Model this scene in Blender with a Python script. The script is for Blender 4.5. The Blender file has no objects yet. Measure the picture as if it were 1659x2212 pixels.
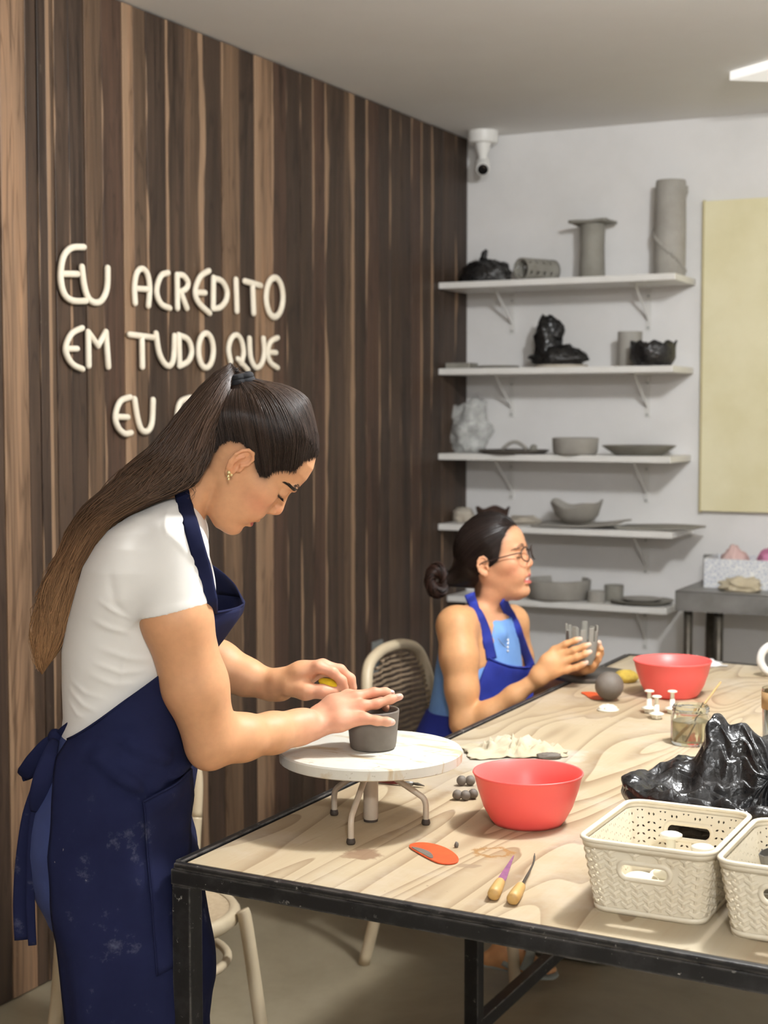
import bpy, bmesh, math, random
import numpy as np
from mathutils import Vector, Matrix, noise as mnoise
random.seed(7); np.random.seed(7)
D = bpy.data; COL = bpy.context.scene.collection; SC = bpy.context.scene

# ------------------------------------------------------------------ camera
F = 3300.0; CX, CY = 829.5, 1106.0; HC = 1.52; TH = 0.80
PIT = math.atan((CY-890)/F); YAW = math.atan((2490-CX)*math.cos(PIT)/F)
CC, SS = math.cos(YAW), math.sin(YAW)
cam_d = D.cameras.new('camera'); cam = D.objects.new('camera', cam_d); COL.objects.link(cam)
cam_d.sensor_fit = 'VERTICAL'; cam_d.sensor_height = 36.0; cam_d.sensor_width = 27.0
cam_d.lens = F/2212*36.0; cam_d.clip_start = 0.05; cam_d.clip_end = 60
cam.location = (0, 0, HC); cam.rotation_euler = (math.pi/2-PIT, 0, YAW)
cam_d.dof.use_dof = True; cam_d.dof.focus_distance = 2.55; cam_d.dof.aperture_fstop = 5.6
SC.camera = cam
SC.view_settings.view_transform = 'Standard'; SC.view_settings.look = 'None'
SC.view_settings.gamma = 1.0; SC.view_settings.use_curve_mapping = False
SC.view_settings.exposure = 0.10

# ------------------------------------------------------------------ room frame
XW, YB, XR, YF, ZC = -2.587, 5.939, 2.6, -2.6, 2.66      # plank wall, back wall, right wall, wall behind the camera, ceiling

# ------------------------------------------------------------------ world and lamps
w = D.worlds.new('world'); SC.world = w; w.use_nodes = True            # a closed room: no light from outside
w.node_tree.nodes['Background'].inputs[0].default_value = (0, 0, 0, 1)
w.node_tree.nodes['Background'].inputs[1].default_value = 0.0
# Two ceiling lamps out of the picture, placed from the shadows: the bowls' and wheel's shadows on the table point to one
# above the table, the second, shorter shadow edge under the wall shelves to one behind the camera.
for nm, lx, ly, lw in (('ceiling_lamp_table_offscreen', -0.42, 2.95, 135.0), ('ceiling_lamp_front_offscreen', 0.75, -0.9, 150.0)):
    ld = D.lights.new(nm, 'POINT'); ld.shadow_soft_size = .09; ld.energy = lw; ld.color = (0.965, 0.985, 1.0)
    lo = D.objects.new(nm, ld); COL.objects.link(lo); lo.location = (lx, ly, ZC-0.13)

# ------------------------------------------------------------------ pixel helpers (camera at the origin, image 1659 x 2212)
def rayc(px, py):
    u = (px-CX)/F; v = (CY-py)/F
    return np.array([u, math.cos(PIT)+v*math.sin(PIT), -math.sin(PIT)+v*math.cos(PIT)])
def c2w(p): return np.array([CC*p[0]-SS*p[1], SS*p[0]+CC*p[1], p[2]])
def w2c(p): return np.array([CC*p[0]+SS*p[1], -SS*p[0]+CC*p[1], p[2]])
def ray(px, py): return c2w(rayc(px, py))
CAMP = np.array([0, 0, HC])
def onz(px, py, z): r = ray(px, py); return CAMP+r*(z-HC)/r[2]
def onx(px, py, x): r = ray(px, py); return CAMP+r*(x/r[0])
def ony(px, py, y): r = ray(px, py); return CAMP+r*(y/r[1])
def Cp(px, py, d): r = rayc(px, py); return CAMP+r*(d/r[1])      # point in the camera-heading frame (x right, y ahead, z up)
def depth(p): return -SS*p[0]+CC*p[1]
def mpp(p): return depth(p)/F                                    # metres per pixel at a point

# ------------------------------------------------------------------ materials
def lin(r, g, b):
    f = lambda c: (c/255/12.92 if c/255 <= .04045 else ((c/255+.055)/1.055)**2.4)
    return (f(r), f(g), f(b), 1)
class NT:
    def __init__(s, name):
        s.m = D.materials.new(name); s.m.use_nodes = True; s.t = s.m.node_tree; s.b = s.t.nodes['Principled BSDF']
    def n(s, typ, **kw):
        x = s.t.nodes.new(typ)
        for k, v in kw.items():
            if k.startswith('_'): setattr(x, k[1:], v)
        return x
    def l(s, a, b): s.t.links.new(a, b)
    def val(s, sock, v):
        if hasattr(v, 'is_output') or isinstance(v, bpy.types.NodeSocket): s.l(v, sock)
        else: sock.default_value = v
    def coord(s, kind='Object', scale=(1, 1, 1), loc=(0, 0, 0), rot=(0, 0, 0)):
        tc = s.n('ShaderNodeTexCoord'); mp = s.n('ShaderNodeMapping'); s.l(tc.outputs[kind], mp.inputs[0])
        mp.inputs['Scale'].default_value = scale; mp.inputs['Location'].default_value = loc; mp.inputs['Rotation'].default_value = rot
        return mp.outputs[0]
    def noise(s, vec, scale=5, detail=4, rough=.5, dist=0, out='Fac'):
        x = s.n('ShaderNodeTexNoise'); s.l(vec, x.inputs['Vector']); x.inputs['Scale'].default_value = scale
        x.inputs['Detail'].default_value = detail; x.inputs['Roughness'].default_value = rough; x.inputs['Distortion'].default_value = dist
        return x.outputs[out]
    def ramp(s, fac, stops):
        x = s.n('ShaderNodeValToRGB'); s.l(fac, x.inputs[0]); e = x.color_ramp.elements
        while len(e) < len(stops): e.new(.5)
        for i, (p, c) in enumerate(stops):
            e[i].position = p; e[i].color = c if isinstance(c, tuple) else (c, c, c, 1)
        return x.outputs[0]
    def mix(s, fac, a, b, mode='MIX'):
        x = s.n('ShaderNodeMix', _data_type='RGBA', _blend_type=mode)
        s.val(x.inputs[0], fac); s.val(x.inputs[6], a); s.val(x.inputs[7], b)
        return x.outputs[2]
    def math(s, op, a, b=0.0, c=None, clamp=False):
        x = s.n('ShaderNodeMath', _operation=op, _use_clamp=clamp); s.val(x.inputs[0], a); s.val(x.inputs[1], b)
        if c is not None: s.val(x.inputs[2], c)
        return x.outputs[0]
    def bump(s, h, strength=.3, dist=.002):
        x = s.n('ShaderNodeBump'); s.l(h, x.inputs['Height']); x.inputs['Strength'].default_value = strength; x.inputs['Distance'].default_value = dist
        s.l(x.outputs[0], s.b.inputs['Normal'])
    def set(s, **kw):
        nm = dict(col='Base Color', rough='Roughness', metal='Metallic', spec='Specular IOR Level', trans='Transmission Weight', ior='IOR', alpha='Alpha',
                  emit='Emission Color', estr='Emission Strength', sss='Subsurface Weight', coat='Coat Weight', sheen='Sheen Weight')
        for k, v in kw.items(): s.val(s.b.inputs[nm[k]], v)
        return s
def mat(name, col, rough=.5, col2=None, ns=8, lo=.35, hi=.65, bump=0, bs=60, bd=.002, metal=0, spec=.5, stretch=(1, 1, 1), **kw):
    n = NT(name); n.set(col=col, rough=rough, metal=metal, spec=spec, **kw)
    if col2 is not None or bump: v = n.coord('Object', stretch)
    if col2 is not None: n.set(col=n.ramp(n.noise(v, ns, 5, .6), [(lo, col), (hi, col2)]))
    if bump: n.bump(n.noise(v, bs, 4, .6), bump, bd)
    return n.m

# ------------------------------------------------------------------ mesh helpers
def link(name, verts, faces, m, parent=None, smooth=True, loc=None, bev=0, sub=0, ang=None):
    me = D.meshes.new(name); me.from_pydata([tuple(map(float, v)) for v in verts], [], [tuple(map(int, f)) for f in faces]); me.update()
    return linkm(name, me, m, parent, smooth, loc, bev, sub, ang)
def linkm(name, me, m, parent=None, smooth=True, loc=None, bev=0, sub=0, ang=None):
    if m is not None: me.materials.append(m)
    if smooth:
        me.polygons.foreach_set('use_smooth', [True]*len(me.polygons))
        if ang:
            me.set_sharp_from_angle(angle=math.radians(ang))
    o = D.objects.new(name, me); COL.objects.link(o); o.parent = parent
    if loc is not None: o.location = tuple(map(float, loc))
    if bev:
        b = o.modifiers.new('bevel', 'BEVEL'); b.width = bev; b.segments = 2; b.limit_method = 'ANGLE'; b.angle_limit = .6; b.harden_normals = False
    if sub:
        s = o.modifiers.new('sub', 'SUBSURF'); s.levels = sub; s.render_levels = sub
    return o
class MB:
    """collects shapes for ONE part"""
    def __init__(s): s.v = []; s.f = []
    def add(s, v, f):
        o = len(s.v); s.v += [tuple(map(float, p)) for p in v]; s.f += [tuple(i+o for i in q) for q in f]; return s
    def box(s, c, h, rz=0, M=None):
        vs = []
        for dz in (-1, 1):
            for dx, dy in ((-1, -1), (1, -1), (1, 1), (-1, 1)):
                p = Vector((dx*h[0], dy*h[1], dz*h[2]))
                if M is not None: p = M @ p
                elif rz: p = Vector((p.x*math.cos(rz)-p.y*math.sin(rz), p.x*math.sin(rz)+p.y*math.cos(rz), p.z))
                vs.append((p.x+c[0], p.y+c[1], p.z+c[2]))
        return s.add(vs, [(3, 2, 1, 0), (4, 5, 6, 7), (0, 1, 5, 4), (1, 2, 6, 5), (2, 3, 7, 6), (3, 0, 4, 7)])
    def tube(s, path, rad, n=10, cap=True, flat=1.0, up=None, closed=False):
        """sweep of an ellipse along a path; rad number or list; flat = ratio of the second axis"""
        P = [np.array(p, float) for p in path]; m = len(P); R = rad if hasattr(rad, '__len__') else [rad]*m
        T = []
        for i in range(m):
            a = P[(i-1) % m] if (closed or i > 0) else P[0]; b = P[(i+1) % m] if (closed or i < m-1) else P[-1]
            t = b-a; T.append(t/(np.linalg.norm(t)+1e-12))
        u = np.array(up, float) if up is not None else (np.array([0, 0, 1.]) if abs(T[0][2]) < .9 else np.array([1., 0, 0]))
        vs = []; fs = []
        for i in range(m):
            t = T[i]; e1 = u-t*np.dot(u, t); e1 /= np.linalg.norm(e1)+1e-12; e2 = np.cross(t, e1)
            if up is None: u = e1
            for k in range(n):
                a = 2*math.pi*k/n; vs.append(P[i]+R[i]*(math.cos(a)*e1*flat+math.sin(a)*e2))
        rows = m if closed else m-1
        for i in range(rows):
            j = (i+1) % m
            for k in range(n):
                q = (k+1) % n; fs.append((i*n+k, i*n+q, j*n+q, j*n+k))
        if cap and not closed:
            fs.append(tuple(range(n))[::-1]); fs.append(tuple((m-1)*n+k for k in range(n)))
        return s.add(vs, fs)
    def lathe(s, prof, n=32, c=(0, 0, 0), wob=None):
        """prof list of (r, z), revolved; r=0 ends are closed to a point"""
        vs = []; fs = []
        for r, z in prof:
            for k in range(n):
                a = 2*math.pi*k/n; rr = max(r, 1e-5)*(1+(wob(a, z) if wob else 0)); vs.append((c[0]+rr*math.cos(a), c[1]+rr*math.sin(a), c[2]+z))
        for i in range(len(prof)-1):
            for k in range(n):
                q = (k+1) % n; fs.append((i*n+k, i*n+q, (i+1)*n+q, (i+1)*n+k))
        return s.add(vs, fs)
    def grid(s, G, closeu=False, closev=False):
        G = np.array(G, float); a, b = G.shape[:2]; fs = []
        for i in range(a if closeu else a-1):
            for j in range(b if closev else b-1):
                i2, j2 = (i+1) % a, (j+1) % b; fs.append((i*b+j, i2*b+j, i2*b+j2, i*b+j2))
        return s.add(G.reshape(-1, 3), fs)
    def prism(s, pts, z0, z1):
        n = len(pts); v = [(p[0], p[1], z0) for p in pts]+[(p[0], p[1], z1) for p in pts]
        f = [tuple(range(n))[::-1], tuple(range(n, 2*n))]+[(k, (k+1) % n, n+(k+1) % n, n+k) for k in range(n)]
        return s.add(v, f)
    def ball(s, c, r, n=16, M=None, wob=None):
        r = r if hasattr(r, '__len__') else (r, r, r); vs = []; fs = []; m = n//2
        for i in range(m+1):
            t = math.pi*i/m
            for k in range(n):
                a = 2*math.pi*k/n; p = Vector((math.sin(t)*math.cos(a), math.sin(t)*math.sin(a), math.cos(t)))
                if wob: p = p*(1+wob(p))
                p = Vector((p.x*r[0], p.y*r[1], p.z*r[2]))
                if M is not None: p = M @ p
                vs.append((c[0]+p.x, c[1]+p.y, c[2]+p.z))
        for i in range(m):
            for k in range(n): fs.append((i*n+k, (i+1)*n+k, (i+1)*n+(k+1) % n, i*n+(k+1) % n))
        return s.add(vs, fs)
    def build(s, name, m, parent=None, smooth=True, **kw): return link(name, s.v, s.f, m, parent, smooth, **kw)
def crom(pts, n=6, closed=False):
    P = [np.array(p, float) for p in pts]; m = len(P); out = []
    for i in range(m if closed else m-1):
        g = lambda k: P[k % m] if closed else P[min(max(k, 0), m-1)]
        a, b, c, d = g(i-1), g(i), g(i+1), g(i+2)
        for j in range(n):
            t = j/n; out.append(.5*(2*b+(c-a)*t+(2*a-5*b+4*c-d)*t*t+(3*b-a-3*c+d)*t**3))
    if not closed: out.append(P[-1])
    return out
def fbm(p, sc=1.0, o=3): return mnoise.fractal(Vector(p)*sc, 1.0, 2.0, o)
def nz(x, y, z): return mnoise.noise(Vector((x, y, z)))
def tag(o, label=None, cat=None, group=None, kind=None):
    if label: o['label'] = label
    if cat: o['category'] = cat
    if group: o['group'] = group
    if kind: o['kind'] = kind
    return o
def thing(name, label, cat, loc=(0, 0, 0), rz=0, group=None):
    o = D.objects.new(name, None); COL.objects.link(o); o.empty_display_size = .05
    o.location = tuple(map(float, loc)); o.rotation_euler = (0, 0, rz); return tag(o, label, cat, group)
def copy_tree(o, parent=None):
    c = o.copy(); COL.objects.link(c); c.parent = parent
    for ch in list(o.children): copy_tree(ch, c)
    return c
# ================================================================== the room
M_white = mat('wall_paint', lin(232, 230, 228), .75, lin(222, 220, 217), 2.5, .4, .7, bump=.05, bs=120)
M_ceil = mat('ceiling_paint', lin(242, 241, 239), .85, lin(238, 236, 233), 1.5)
def concrete():
    n = NT('polished_concrete'); v = n.coord('Object')
    a = n.ramp(n.noise(v, 1.3, 8, .65, .4), [(.3, lin(122, 111, 91)), (.55, lin(152, 141, 118)), (.75, lin(168, 157, 135))])
    n.set(col=a, rough=n.ramp(n.noise(v, 3, 4), [(.3, .32), (.7, .5)]))
    return n.m
M_floor = concrete()
def slab(name, c, h, m, kind='structure'):
    o = MB().box((0, 0, 0), h).build(name, m, None, False, loc=c); o['kind'] = kind; return o
T = .06
slab('floor', ((XW+XR)/2, (YB+YF)/2, -T), ((XR-XW)/2+.3, (YB-YF)/2+.3, T), M_floor)
slab('ceiling', ((XW+XR)/2, (YB+YF)/2, ZC+T), ((XR-XW)/2+.3, (YB-YF)/2+.3, T), M_ceil)
slab('wall_back', ((XW+XR)/2, YB+T, ZC/2), ((XR-XW)/2+.2, T, ZC/2), M_white)
slab('wall_right', (XR+T, (YB+YF)/2, ZC/2), (T, (YB-YF)/2, ZC/2), M_white)
slab('wall_front', ((XW+XR)/2, YF-T, ZC/2), ((XR-XW)/2+.2, T, ZC/2), M_white)
wall_left = slab('wall_left', (XW-.02-T, (YB+YF)/2, ZC/2), (T, (YB-YF)/2, ZC/2), mat('dark_batten', lin(40, 30, 22), .8))

# reclaimed planks: Object Info colour = heartwood tone, alpha = share of pale sapwood on one edge
def plank_mat():
    n = NT('reclaimed_plank'); oi = n.n('ShaderNodeObjectInfo'); tc = n.n('ShaderNodeTexCoord')
    rnd = n.math('MULTIPLY', oi.outputs['Random'], 37.0)
    cmb = n.n('ShaderNodeCombineXYZ'); n.l(rnd, cmb.inputs[1]); n.l(rnd, cmb.inputs[2])
    ad = n.n('ShaderNodeVectorMath', _operation='ADD'); n.l(tc.outputs['Object'], ad.inputs[0]); n.l(cmb.outputs[0], ad.inputs[1])
    def mp(sc):
        m = n.n('ShaderNodeMapping'); n.l(ad.outputs[0], m.inputs[0]); m.inputs['Scale'].default_value = sc; return m.outputs[0]
    fine = n.noise(mp((1, 90, 2.2)), 1, 6, .65, .6)
    broad = n.noise(mp((1, 16, .7)), 1, 4, .55, 1.2)
    fig = n.noise(mp((1, 11, .9)), 1, 2, .5, 2.5)
    heart = oi.outputs['Color']
    dk = n.mix(1, heart, n.ramp(fine, [(.25, (.52, .51, .5, 1)), (.5, (.92, .92, .92, 1)), (.8, (1.25, 1.22, 1.18, 1))]), 'MULTIPLY')
    dk = n.mix(1, dk, n.ramp(broad, [(.3, (.55, .53, .5, 1)), (.55, (1, 1, 1, 1)), (.8, (1.35, 1.25, 1.12, 1))]), 'MULTIPLY')
    dk = n.mix(1, dk, n.ramp(fig, [(.46, (1, 1, 1, 1)), (.5, (.62, .6, .58, 1)), (.54, (1, 1, 1, 1))]), 'MULTIPLY')
    sap = n.mix(1, lin(148, 120, 94), n.ramp(fine, [(.2, (.6, .58, .56, 1)), (.6, (1, 1, 1, 1))]), 'MULTIPLY')
    sx = n.n('ShaderNodeSeparateXYZ'); n.l(tc.outputs['Generated'], sx.inputs[0])
    wv = n.noise(mp((1, 1.5, 1.3)), 1, 3, .6)
    edge = n.math('ADD', sx.outputs[1], n.math('MULTIPLY', n.math('SUBTRACT', wv, .5), 1.1))
    msk = n.math('MULTIPLY', n.math('SUBTRACT', oi.outputs['Alpha'], edge), 14.0, clamp=True)
    col = n.mix(msk, dk, sap)
    # worn lower edge, pale dust
    wd = n.noise(mp((1, 26, 9)), 1, 5, .7)
    col = n.mix(n.ramp(wd, [(.66, 0.), (.74, .32)]), col, lin(150, 136, 118))
    n.set(col=col, rough=n.ramp(fine, [(.3, .42), (.7, .62)]), spec=.35)
    n.bump(fine, .35, .003)
    return n.m
M_plank = plank_mat()
DK, D2, MD, RD, LT, L2 = (68, 53, 42), (78, 61, 48), (94, 74, 57), (82, 61, 48), (142, 113, 88), (116, 92, 71)
# plank edges traced along the row y=450 of the photograph (px), with tone and sapwood share
BND = [(-60, DK, 0), (4, LT, .0), (59, D2, 0), (84, DK, .0), (104, MD, .45), (121, D2, .0), (152, DK, 0), (186, MD, 0), (224, RD, 0), (268, LT, .5), (292, MD, 0),
       (319, DK, 0), (361, D2, 0), (401, MD, .3), (443, DK, 0), (481, L2, .0), (519, DK, 0), (552, LT, .3), (589, RD, 0), (620, DK, 0), (650, D2, .0), (676, RD, 0),
       (703, D2, 0), (745, MD, .45), (767, DK, .0), (792, RD, 0), (820, DK, 0), (843, D2, 0), (866, DK, 0), (890, RD, .0), (911, D2, 0), (934, DK, 0), (957, D2, 0), (985, DK, 0), (1008, None, 0)]
ys = [onx(b[0], 450, XW)[1] for b in BND]
pl = [(ys[i], ys[i+1], BND[i][1], BND[i][2]) for i in range(len(BND)-1)]
pl[-1] = (pl[-1][0], YB, pl[-1][2], pl[-1][3])
y = ys[0]
while y > YF+.05:
    wd = random.choice((.07, .09, .1, .12)); y2 = max(y-wd, YF)
    pl.append((y2, y, random.choice((DK, D2, MD, RD, LT)), random.choice((0, 0, 0, .2, .4)))); y = y2
for k, (y0, y1, c, sp) in enumerate(pl):
    dp = random.uniform(-.004, .0)
    hw = (y1-y0)/2-.0012
    o = MB().box((0, 0, 0), (.011, hw, ZC/2-.004)).build('plank', M_plank, wall_left, False, bev=.0025)
    o.location = Vector((XW-.011+dp, (y0+y1)/2, ZC/2))-wall_left.location
    if random.random() < .5 and sp > 0: o.rotation_euler = (0, 0, math.pi)
    j = random.uniform(.92, 1.08); L = lin(*c); o.color = (L[0]*j, L[1]*j, L[2]*j, sp)

# ------------------------------------------------------------------ letters on the plank wall
M_letter = mat('cream_foam_letter', lin(240, 230, 210), .6, lin(232, 220, 198), 20)
def LP(x, y): return onx(x/2.37, 400+y/2.37, XW)
def ell(cx, cy, rx, ry): return [(cx+rx*math.cos(t*math.pi/8), cy+ry*math.sin(t*math.pi/8)) for t in range(16)]
SIGN = [
 ('E', 'tall cream letter E opening the first EU on the plank wall', [[(415, 318), (352, 322), (312, 365), (297, 440), (300, 510), (320, 565), (360, 592), (425, 594)], [(312, 455), (382, 456)]], 15),
 ('U', 'cream letter U touching the tall E at the start of the sign', [[(405, 420), (418, 520), (440, 580), (475, 602), (510, 586), (534, 525), (537, 425)]], 15),
 ('A', 'cream arched letter A opening the word ACREDITO', [[(678, 604), (674, 525), (685, 455), (712, 428), (740, 455), (752, 525), (746, 618)], [(682, 530), (744, 534)]], 14),
 ('C', 'cream letter C in the word ACREDITO', [[(846, 450), (812, 464), (790, 520), (792, 570), (815, 612), (855, 630)]], 14),
 ('R', 'cream letter R in the word ACREDITO', [[(895, 630), (893, 460)], [(893, 460), (925, 464), (948, 497), (940, 530), (903, 550)], [(912, 550), (943, 630)]], 14),
 ('E', 'cream rounded letter E in the word ACREDITO', [[(1056, 440), (1012, 470), (986, 540), (1002, 600), (1060, 656)], [(992, 550), (1036, 552)]], 14),
 ('D', 'cream letter D in the word ACREDITO', [[(1080, 475), (1078, 630)], [(1080, 478), (1122, 492), (1148, 540), (1144, 590), (1115, 626), (1080, 632)]], 14),
 ('I', 'cream letter I in the word ACREDITO', [[(1195, 485), (1200, 645)]], 14),
 ('T', 'cream letter T in the word ACREDITO', [[(1240, 492), (1322, 515)], [(1280, 505), (1286, 656)]], 14),
 ('O', 'cream tall oval letter O ending the word ACREDITO', ['c', ell(1393, 575, 43, 100)], 15),
 ('E', 'cream letter E opening the word EM below the first EU', [[(406, 732), (352, 762), (322, 830), (335, 885), (365, 922), (408, 942)], [(332, 838), (380, 838)]], 14),
 ('M', 'cream letter M ending the word EM', [[(440, 925), (437, 752)], [(437, 752), (488, 822)], [(488, 822), (528, 752)], [(528, 752), (541, 930)]], 14),
 ('T', 'cream letter T opening the word TUDO', [[(650, 765), (770, 780)], [(712, 774), (715, 930)]], 14),
 ('U', 'cream letter U in the word TUDO', [[(785, 760), (800, 855), (825, 908), (853, 926), (874, 890), (880, 772)]], 14),
 ('D', 'cream letter D in the word TUDO', [[(902, 768), (906, 925)], [(902, 770), (948, 790), (968, 850), (950, 902), (906, 926)]], 14),
 ('O', 'cream oval letter O ending the word TUDO', ['c', ell(1041, 847, 38, 88)], 14),
 ('Q', 'cream letter Q of QUE partly behind the ponytail', [[(1168, 905), (1157, 840), (1172, 785), (1200, 768), (1224, 800), (1234, 860), (1222, 912)], [(1205, 890), (1256, 945)]], 13),
 ('U', 'cream letter U in the word QUE', [[(1264, 785), (1270, 880), (1295, 933), (1325, 918), (1340, 860), (1336, 785)]], 13),
 ('E', 'cream letter E ending the word QUE', [[(1408, 782), (1372, 804), (1357, 860), (1372, 908), (1408, 935)], [(1365, 856), (1400, 858)]], 13),
 ('E', 'cream letter E opening the lowest line of the sign', [[(652, 1086), (602, 1108), (577, 1180), (590, 1238), (625, 1272), (657, 1268)], [(588, 1186), (640, 1188)]], 14),
 ('U', 'cream letter U of the lowest line of the sign', [[(675, 1095), (690, 1190), (710, 1250), (740, 1260), (764, 1218), (770, 1100)]], 14),
 ('C', 'cream curved letter half behind the ponytail on the lowest line', [[(962, 1088), (912, 1110), (895, 1170), (900, 1220), (925, 1258), (966, 1275)]], 14),
]
for ch, lab, st, rpx in SIGN:
    b = MB(); cen = None
    closed = st[0] == 'c'
    strokes = st[1:] if closed else st
    allp = [LP(*p) for s_ in strokes for p in s_]; cen = sum(allp)/len(allp)
    for s_ in strokes:
        P = [LP(*p) for p in s_]
        if closed: P = crom(P, 3, True)
        elif len(P) > 2: P = crom(P, 5)
        P = [np.array([.0085, p[1]-cen[1], p[2]-cen[2]]) for p in P]
        r = rpx/2.37*mpp(cen)*1.2
        if closed: b.tube(P, r, 10, closed=True, flat=.0085/r, up=(1, 0, 0))
        else:
            d0 = P[0]-P[1]; d0 /= np.linalg.norm(d0); d1 = P[-1]-P[-2]; d1 /= np.linalg.norm(d1)
            ends0 = [P[0]+d0*r*math.sin(a) for a in (1.45, 1.1, .6)]; ends1 = [P[-1]+d1*r*math.sin(a) for a in (.6, 1.1, 1.45)]
            R = [r*math.cos(a) for a in (1.45, 1.1, .6)]+[r]*len(P)+[r*math.cos(a) for a in (.6, 1.1, 1.45)]
            v0 = len(b.v); b.tube(ends0+P+ends1, R, 10, flat=.0085/r, up=(1, 0, 0))
    o = b.build('letter_'+ch.lower(), M_letter, None, True, loc=(XW, cen[1], cen[2]))
    tag(o, lab, 'letter', 'cream letters on the plank wall')

# ------------------------------------------------------------------ wall outlet on the planks
M_grey = mat('grey_plastic', lin(120, 124, 122), .5)
M_dgrey = mat('dark_grey_plastic', lin(74, 78, 78), .5)
oc = onx(812, 1419, XW)
t = thing('wall_outlet', 'grey electrical outlet plate low on the plank wall', 'outlet', (XW, oc[1], oc[2]))
MB().box((.006, 0, 0), (.006, .04, .062)).build('cover_plate', M_grey, t, False, bev=.003)
q = MB().box((.0135, .004, -.004), (.002, .022, .042)).build('socket_insert', M_dgrey, t, False, bev=.001)
for dz in (-.016, .016): MB().box((.0162, .004, dz-.004), (.001, .008, .004)).build('slot', M_dgrey, q, False)

M_wplastic = mat('white_plastic', lin(235, 233, 228), .4)
# lit ceiling panel whose bright corner enters the frame
tp = thing('ceiling_light', 'flat bright white panel light on the ceiling near the back wall', 'ceiling light', (-1.304, 5.18, ZC))
ca = math.atan2(.094-.0, .108)-.1
e1 = Vector((math.cos(.6), math.sin(.6), 0)); e2 = Vector((math.cos(-.62), math.sin(-.62), 0))
def quad(a, b, z): return [tuple(Vector((0, 0, z))), tuple(e2*a+Vector((0, 0, z))), tuple(e2*a+e1*b+Vector((0, 0, z))), tuple(e1*b+Vector((0, 0, z)))]
M_panel = mat('white_enamel_panel', lin(250, 250, 246), .5, emit=(1, .98, .94, 1), estr=.42)
MB().prism([(p[0], p[1]) for p in quad(.6, .6, 0)], -.03, 0).build('panel_body', M_panel, tp, False, bev=.004)

# ------------------------------------------------------------------ security camera
sc_ = ony(1043, 320, YB-.12)
t = thing('security_camera', 'white dome-necked security camera hanging from the ceiling corner', 'camera', (sc_[0], sc_[1], ZC))
MB().lathe([(0, 0), (.062, 0), (.062, -.04), (.058, -.048), (0, -.048)], 28).build('mount', M_wplastic, t, ang=40)
MB().lathe([(.034, -.046), (.03, -.07), (.02, -.095), (.018, -.12), (0, -.125)], 20).build('neck', M_wplastic, t)
d = Vector((.35, -.8, -.45)).normalized(); p0 = Vector((0, 0, -.135))
cb = MB().tube([p0-d*.045, p0-d*.04, p0+d*.05, p0+d*.055], [.024, .03, .03, .026], 20).build('camera_body', M_wplastic, t, ang=40)
MB().tube([p0+d*.05, p0+d*.058, p0+d*.06], [.022, .022, .014], 20).build('lens', mat('lens_black', lin(18, 18, 20), .15), cb, ang=40)

# ------------------------------------------------------------------ yellow board on the back wall
M_board = mat('pale_yellow_paint', lin(234, 226, 190), .8, lin(224, 215, 174), 3, .4, .65, bump=.05)
a, b_ = ony(1521, 437, YB), ony(1523, 1103, YB)
t = thing('yellow_board', 'large pale yellow painted board on the white back wall', 'board', ((a[0]+.42), YB-.003, (a[2]+b_[2])/2))
MB().box((0, -.014, 0), (.41, .014, (a[2]-b_[2])/2)).build('canvas_panel', M_board, t, False, bev=.002)
MB().box((-.413, -.0135, 0), (.004, .0135, (a[2]-b_[2])/2+.004)).build('edge_strip', mat('raw_edge', lin(196, 184, 140), .8), t, False)

# ------------------------------------------------------------------ wall shelves
M_shelf = mat('white_melamine', lin(236, 234, 230), .4, lin(226, 223, 217), 6)
M_brk = mat('white_steel', lin(222, 220, 216), .4)
SH = [(2.04, -1.612, 5.64), (1.695, -1.616, 5.64), (1.352, -1.622, 5.64), (1.066, -1.612, 5.64), (.763, -1.655, 5.73)]
HT = ['topmost white wall shelf holding two tall clay cylinders', 'white wall shelf directly below the topmost one', 'white wall shelf with the clear plastic bag', 'white wall shelf with the crumpled clay bowl and thin slabs', 'lowest white wall shelf behind the seated woman']
for (z, xr, yf), lab in zip(SH, HT):
    t = thing('wall_shelf', lab, 'shelf', ((XW+xr)/2, YB, z), 0, 'white shelves on the back wall')
    hx = (xr-XW)/2-.001; dy = YB-yf
    MB().box((0, -dy/2, -.0125), (hx, dy/2, .0125)).build('shelf_board', M_shelf, t, False, bev=.002)
    for bx in (-2.385, -1.803):
        x = bx-(XW+xr)/2; b = MB()
        b.box((x, -.004, -.11), (.011, .002, .085)); b.box((x, -.11*dy/.3, -.027), (.011, .11*dy/.3, .002))
        P = [np.array([x, -.006, -.155]), np.array([x, -.18*dy/.3, -.03])]
        b.tube(P, .0075, 6, flat=.35, up=(1, 0, 0))
        br = b.build('bracket', M_brk, t, False)
        for dz in (-.185, -.06): MB().ball((x, -.008, dz), .004, 8).build('screw', M_grey, br)
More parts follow.
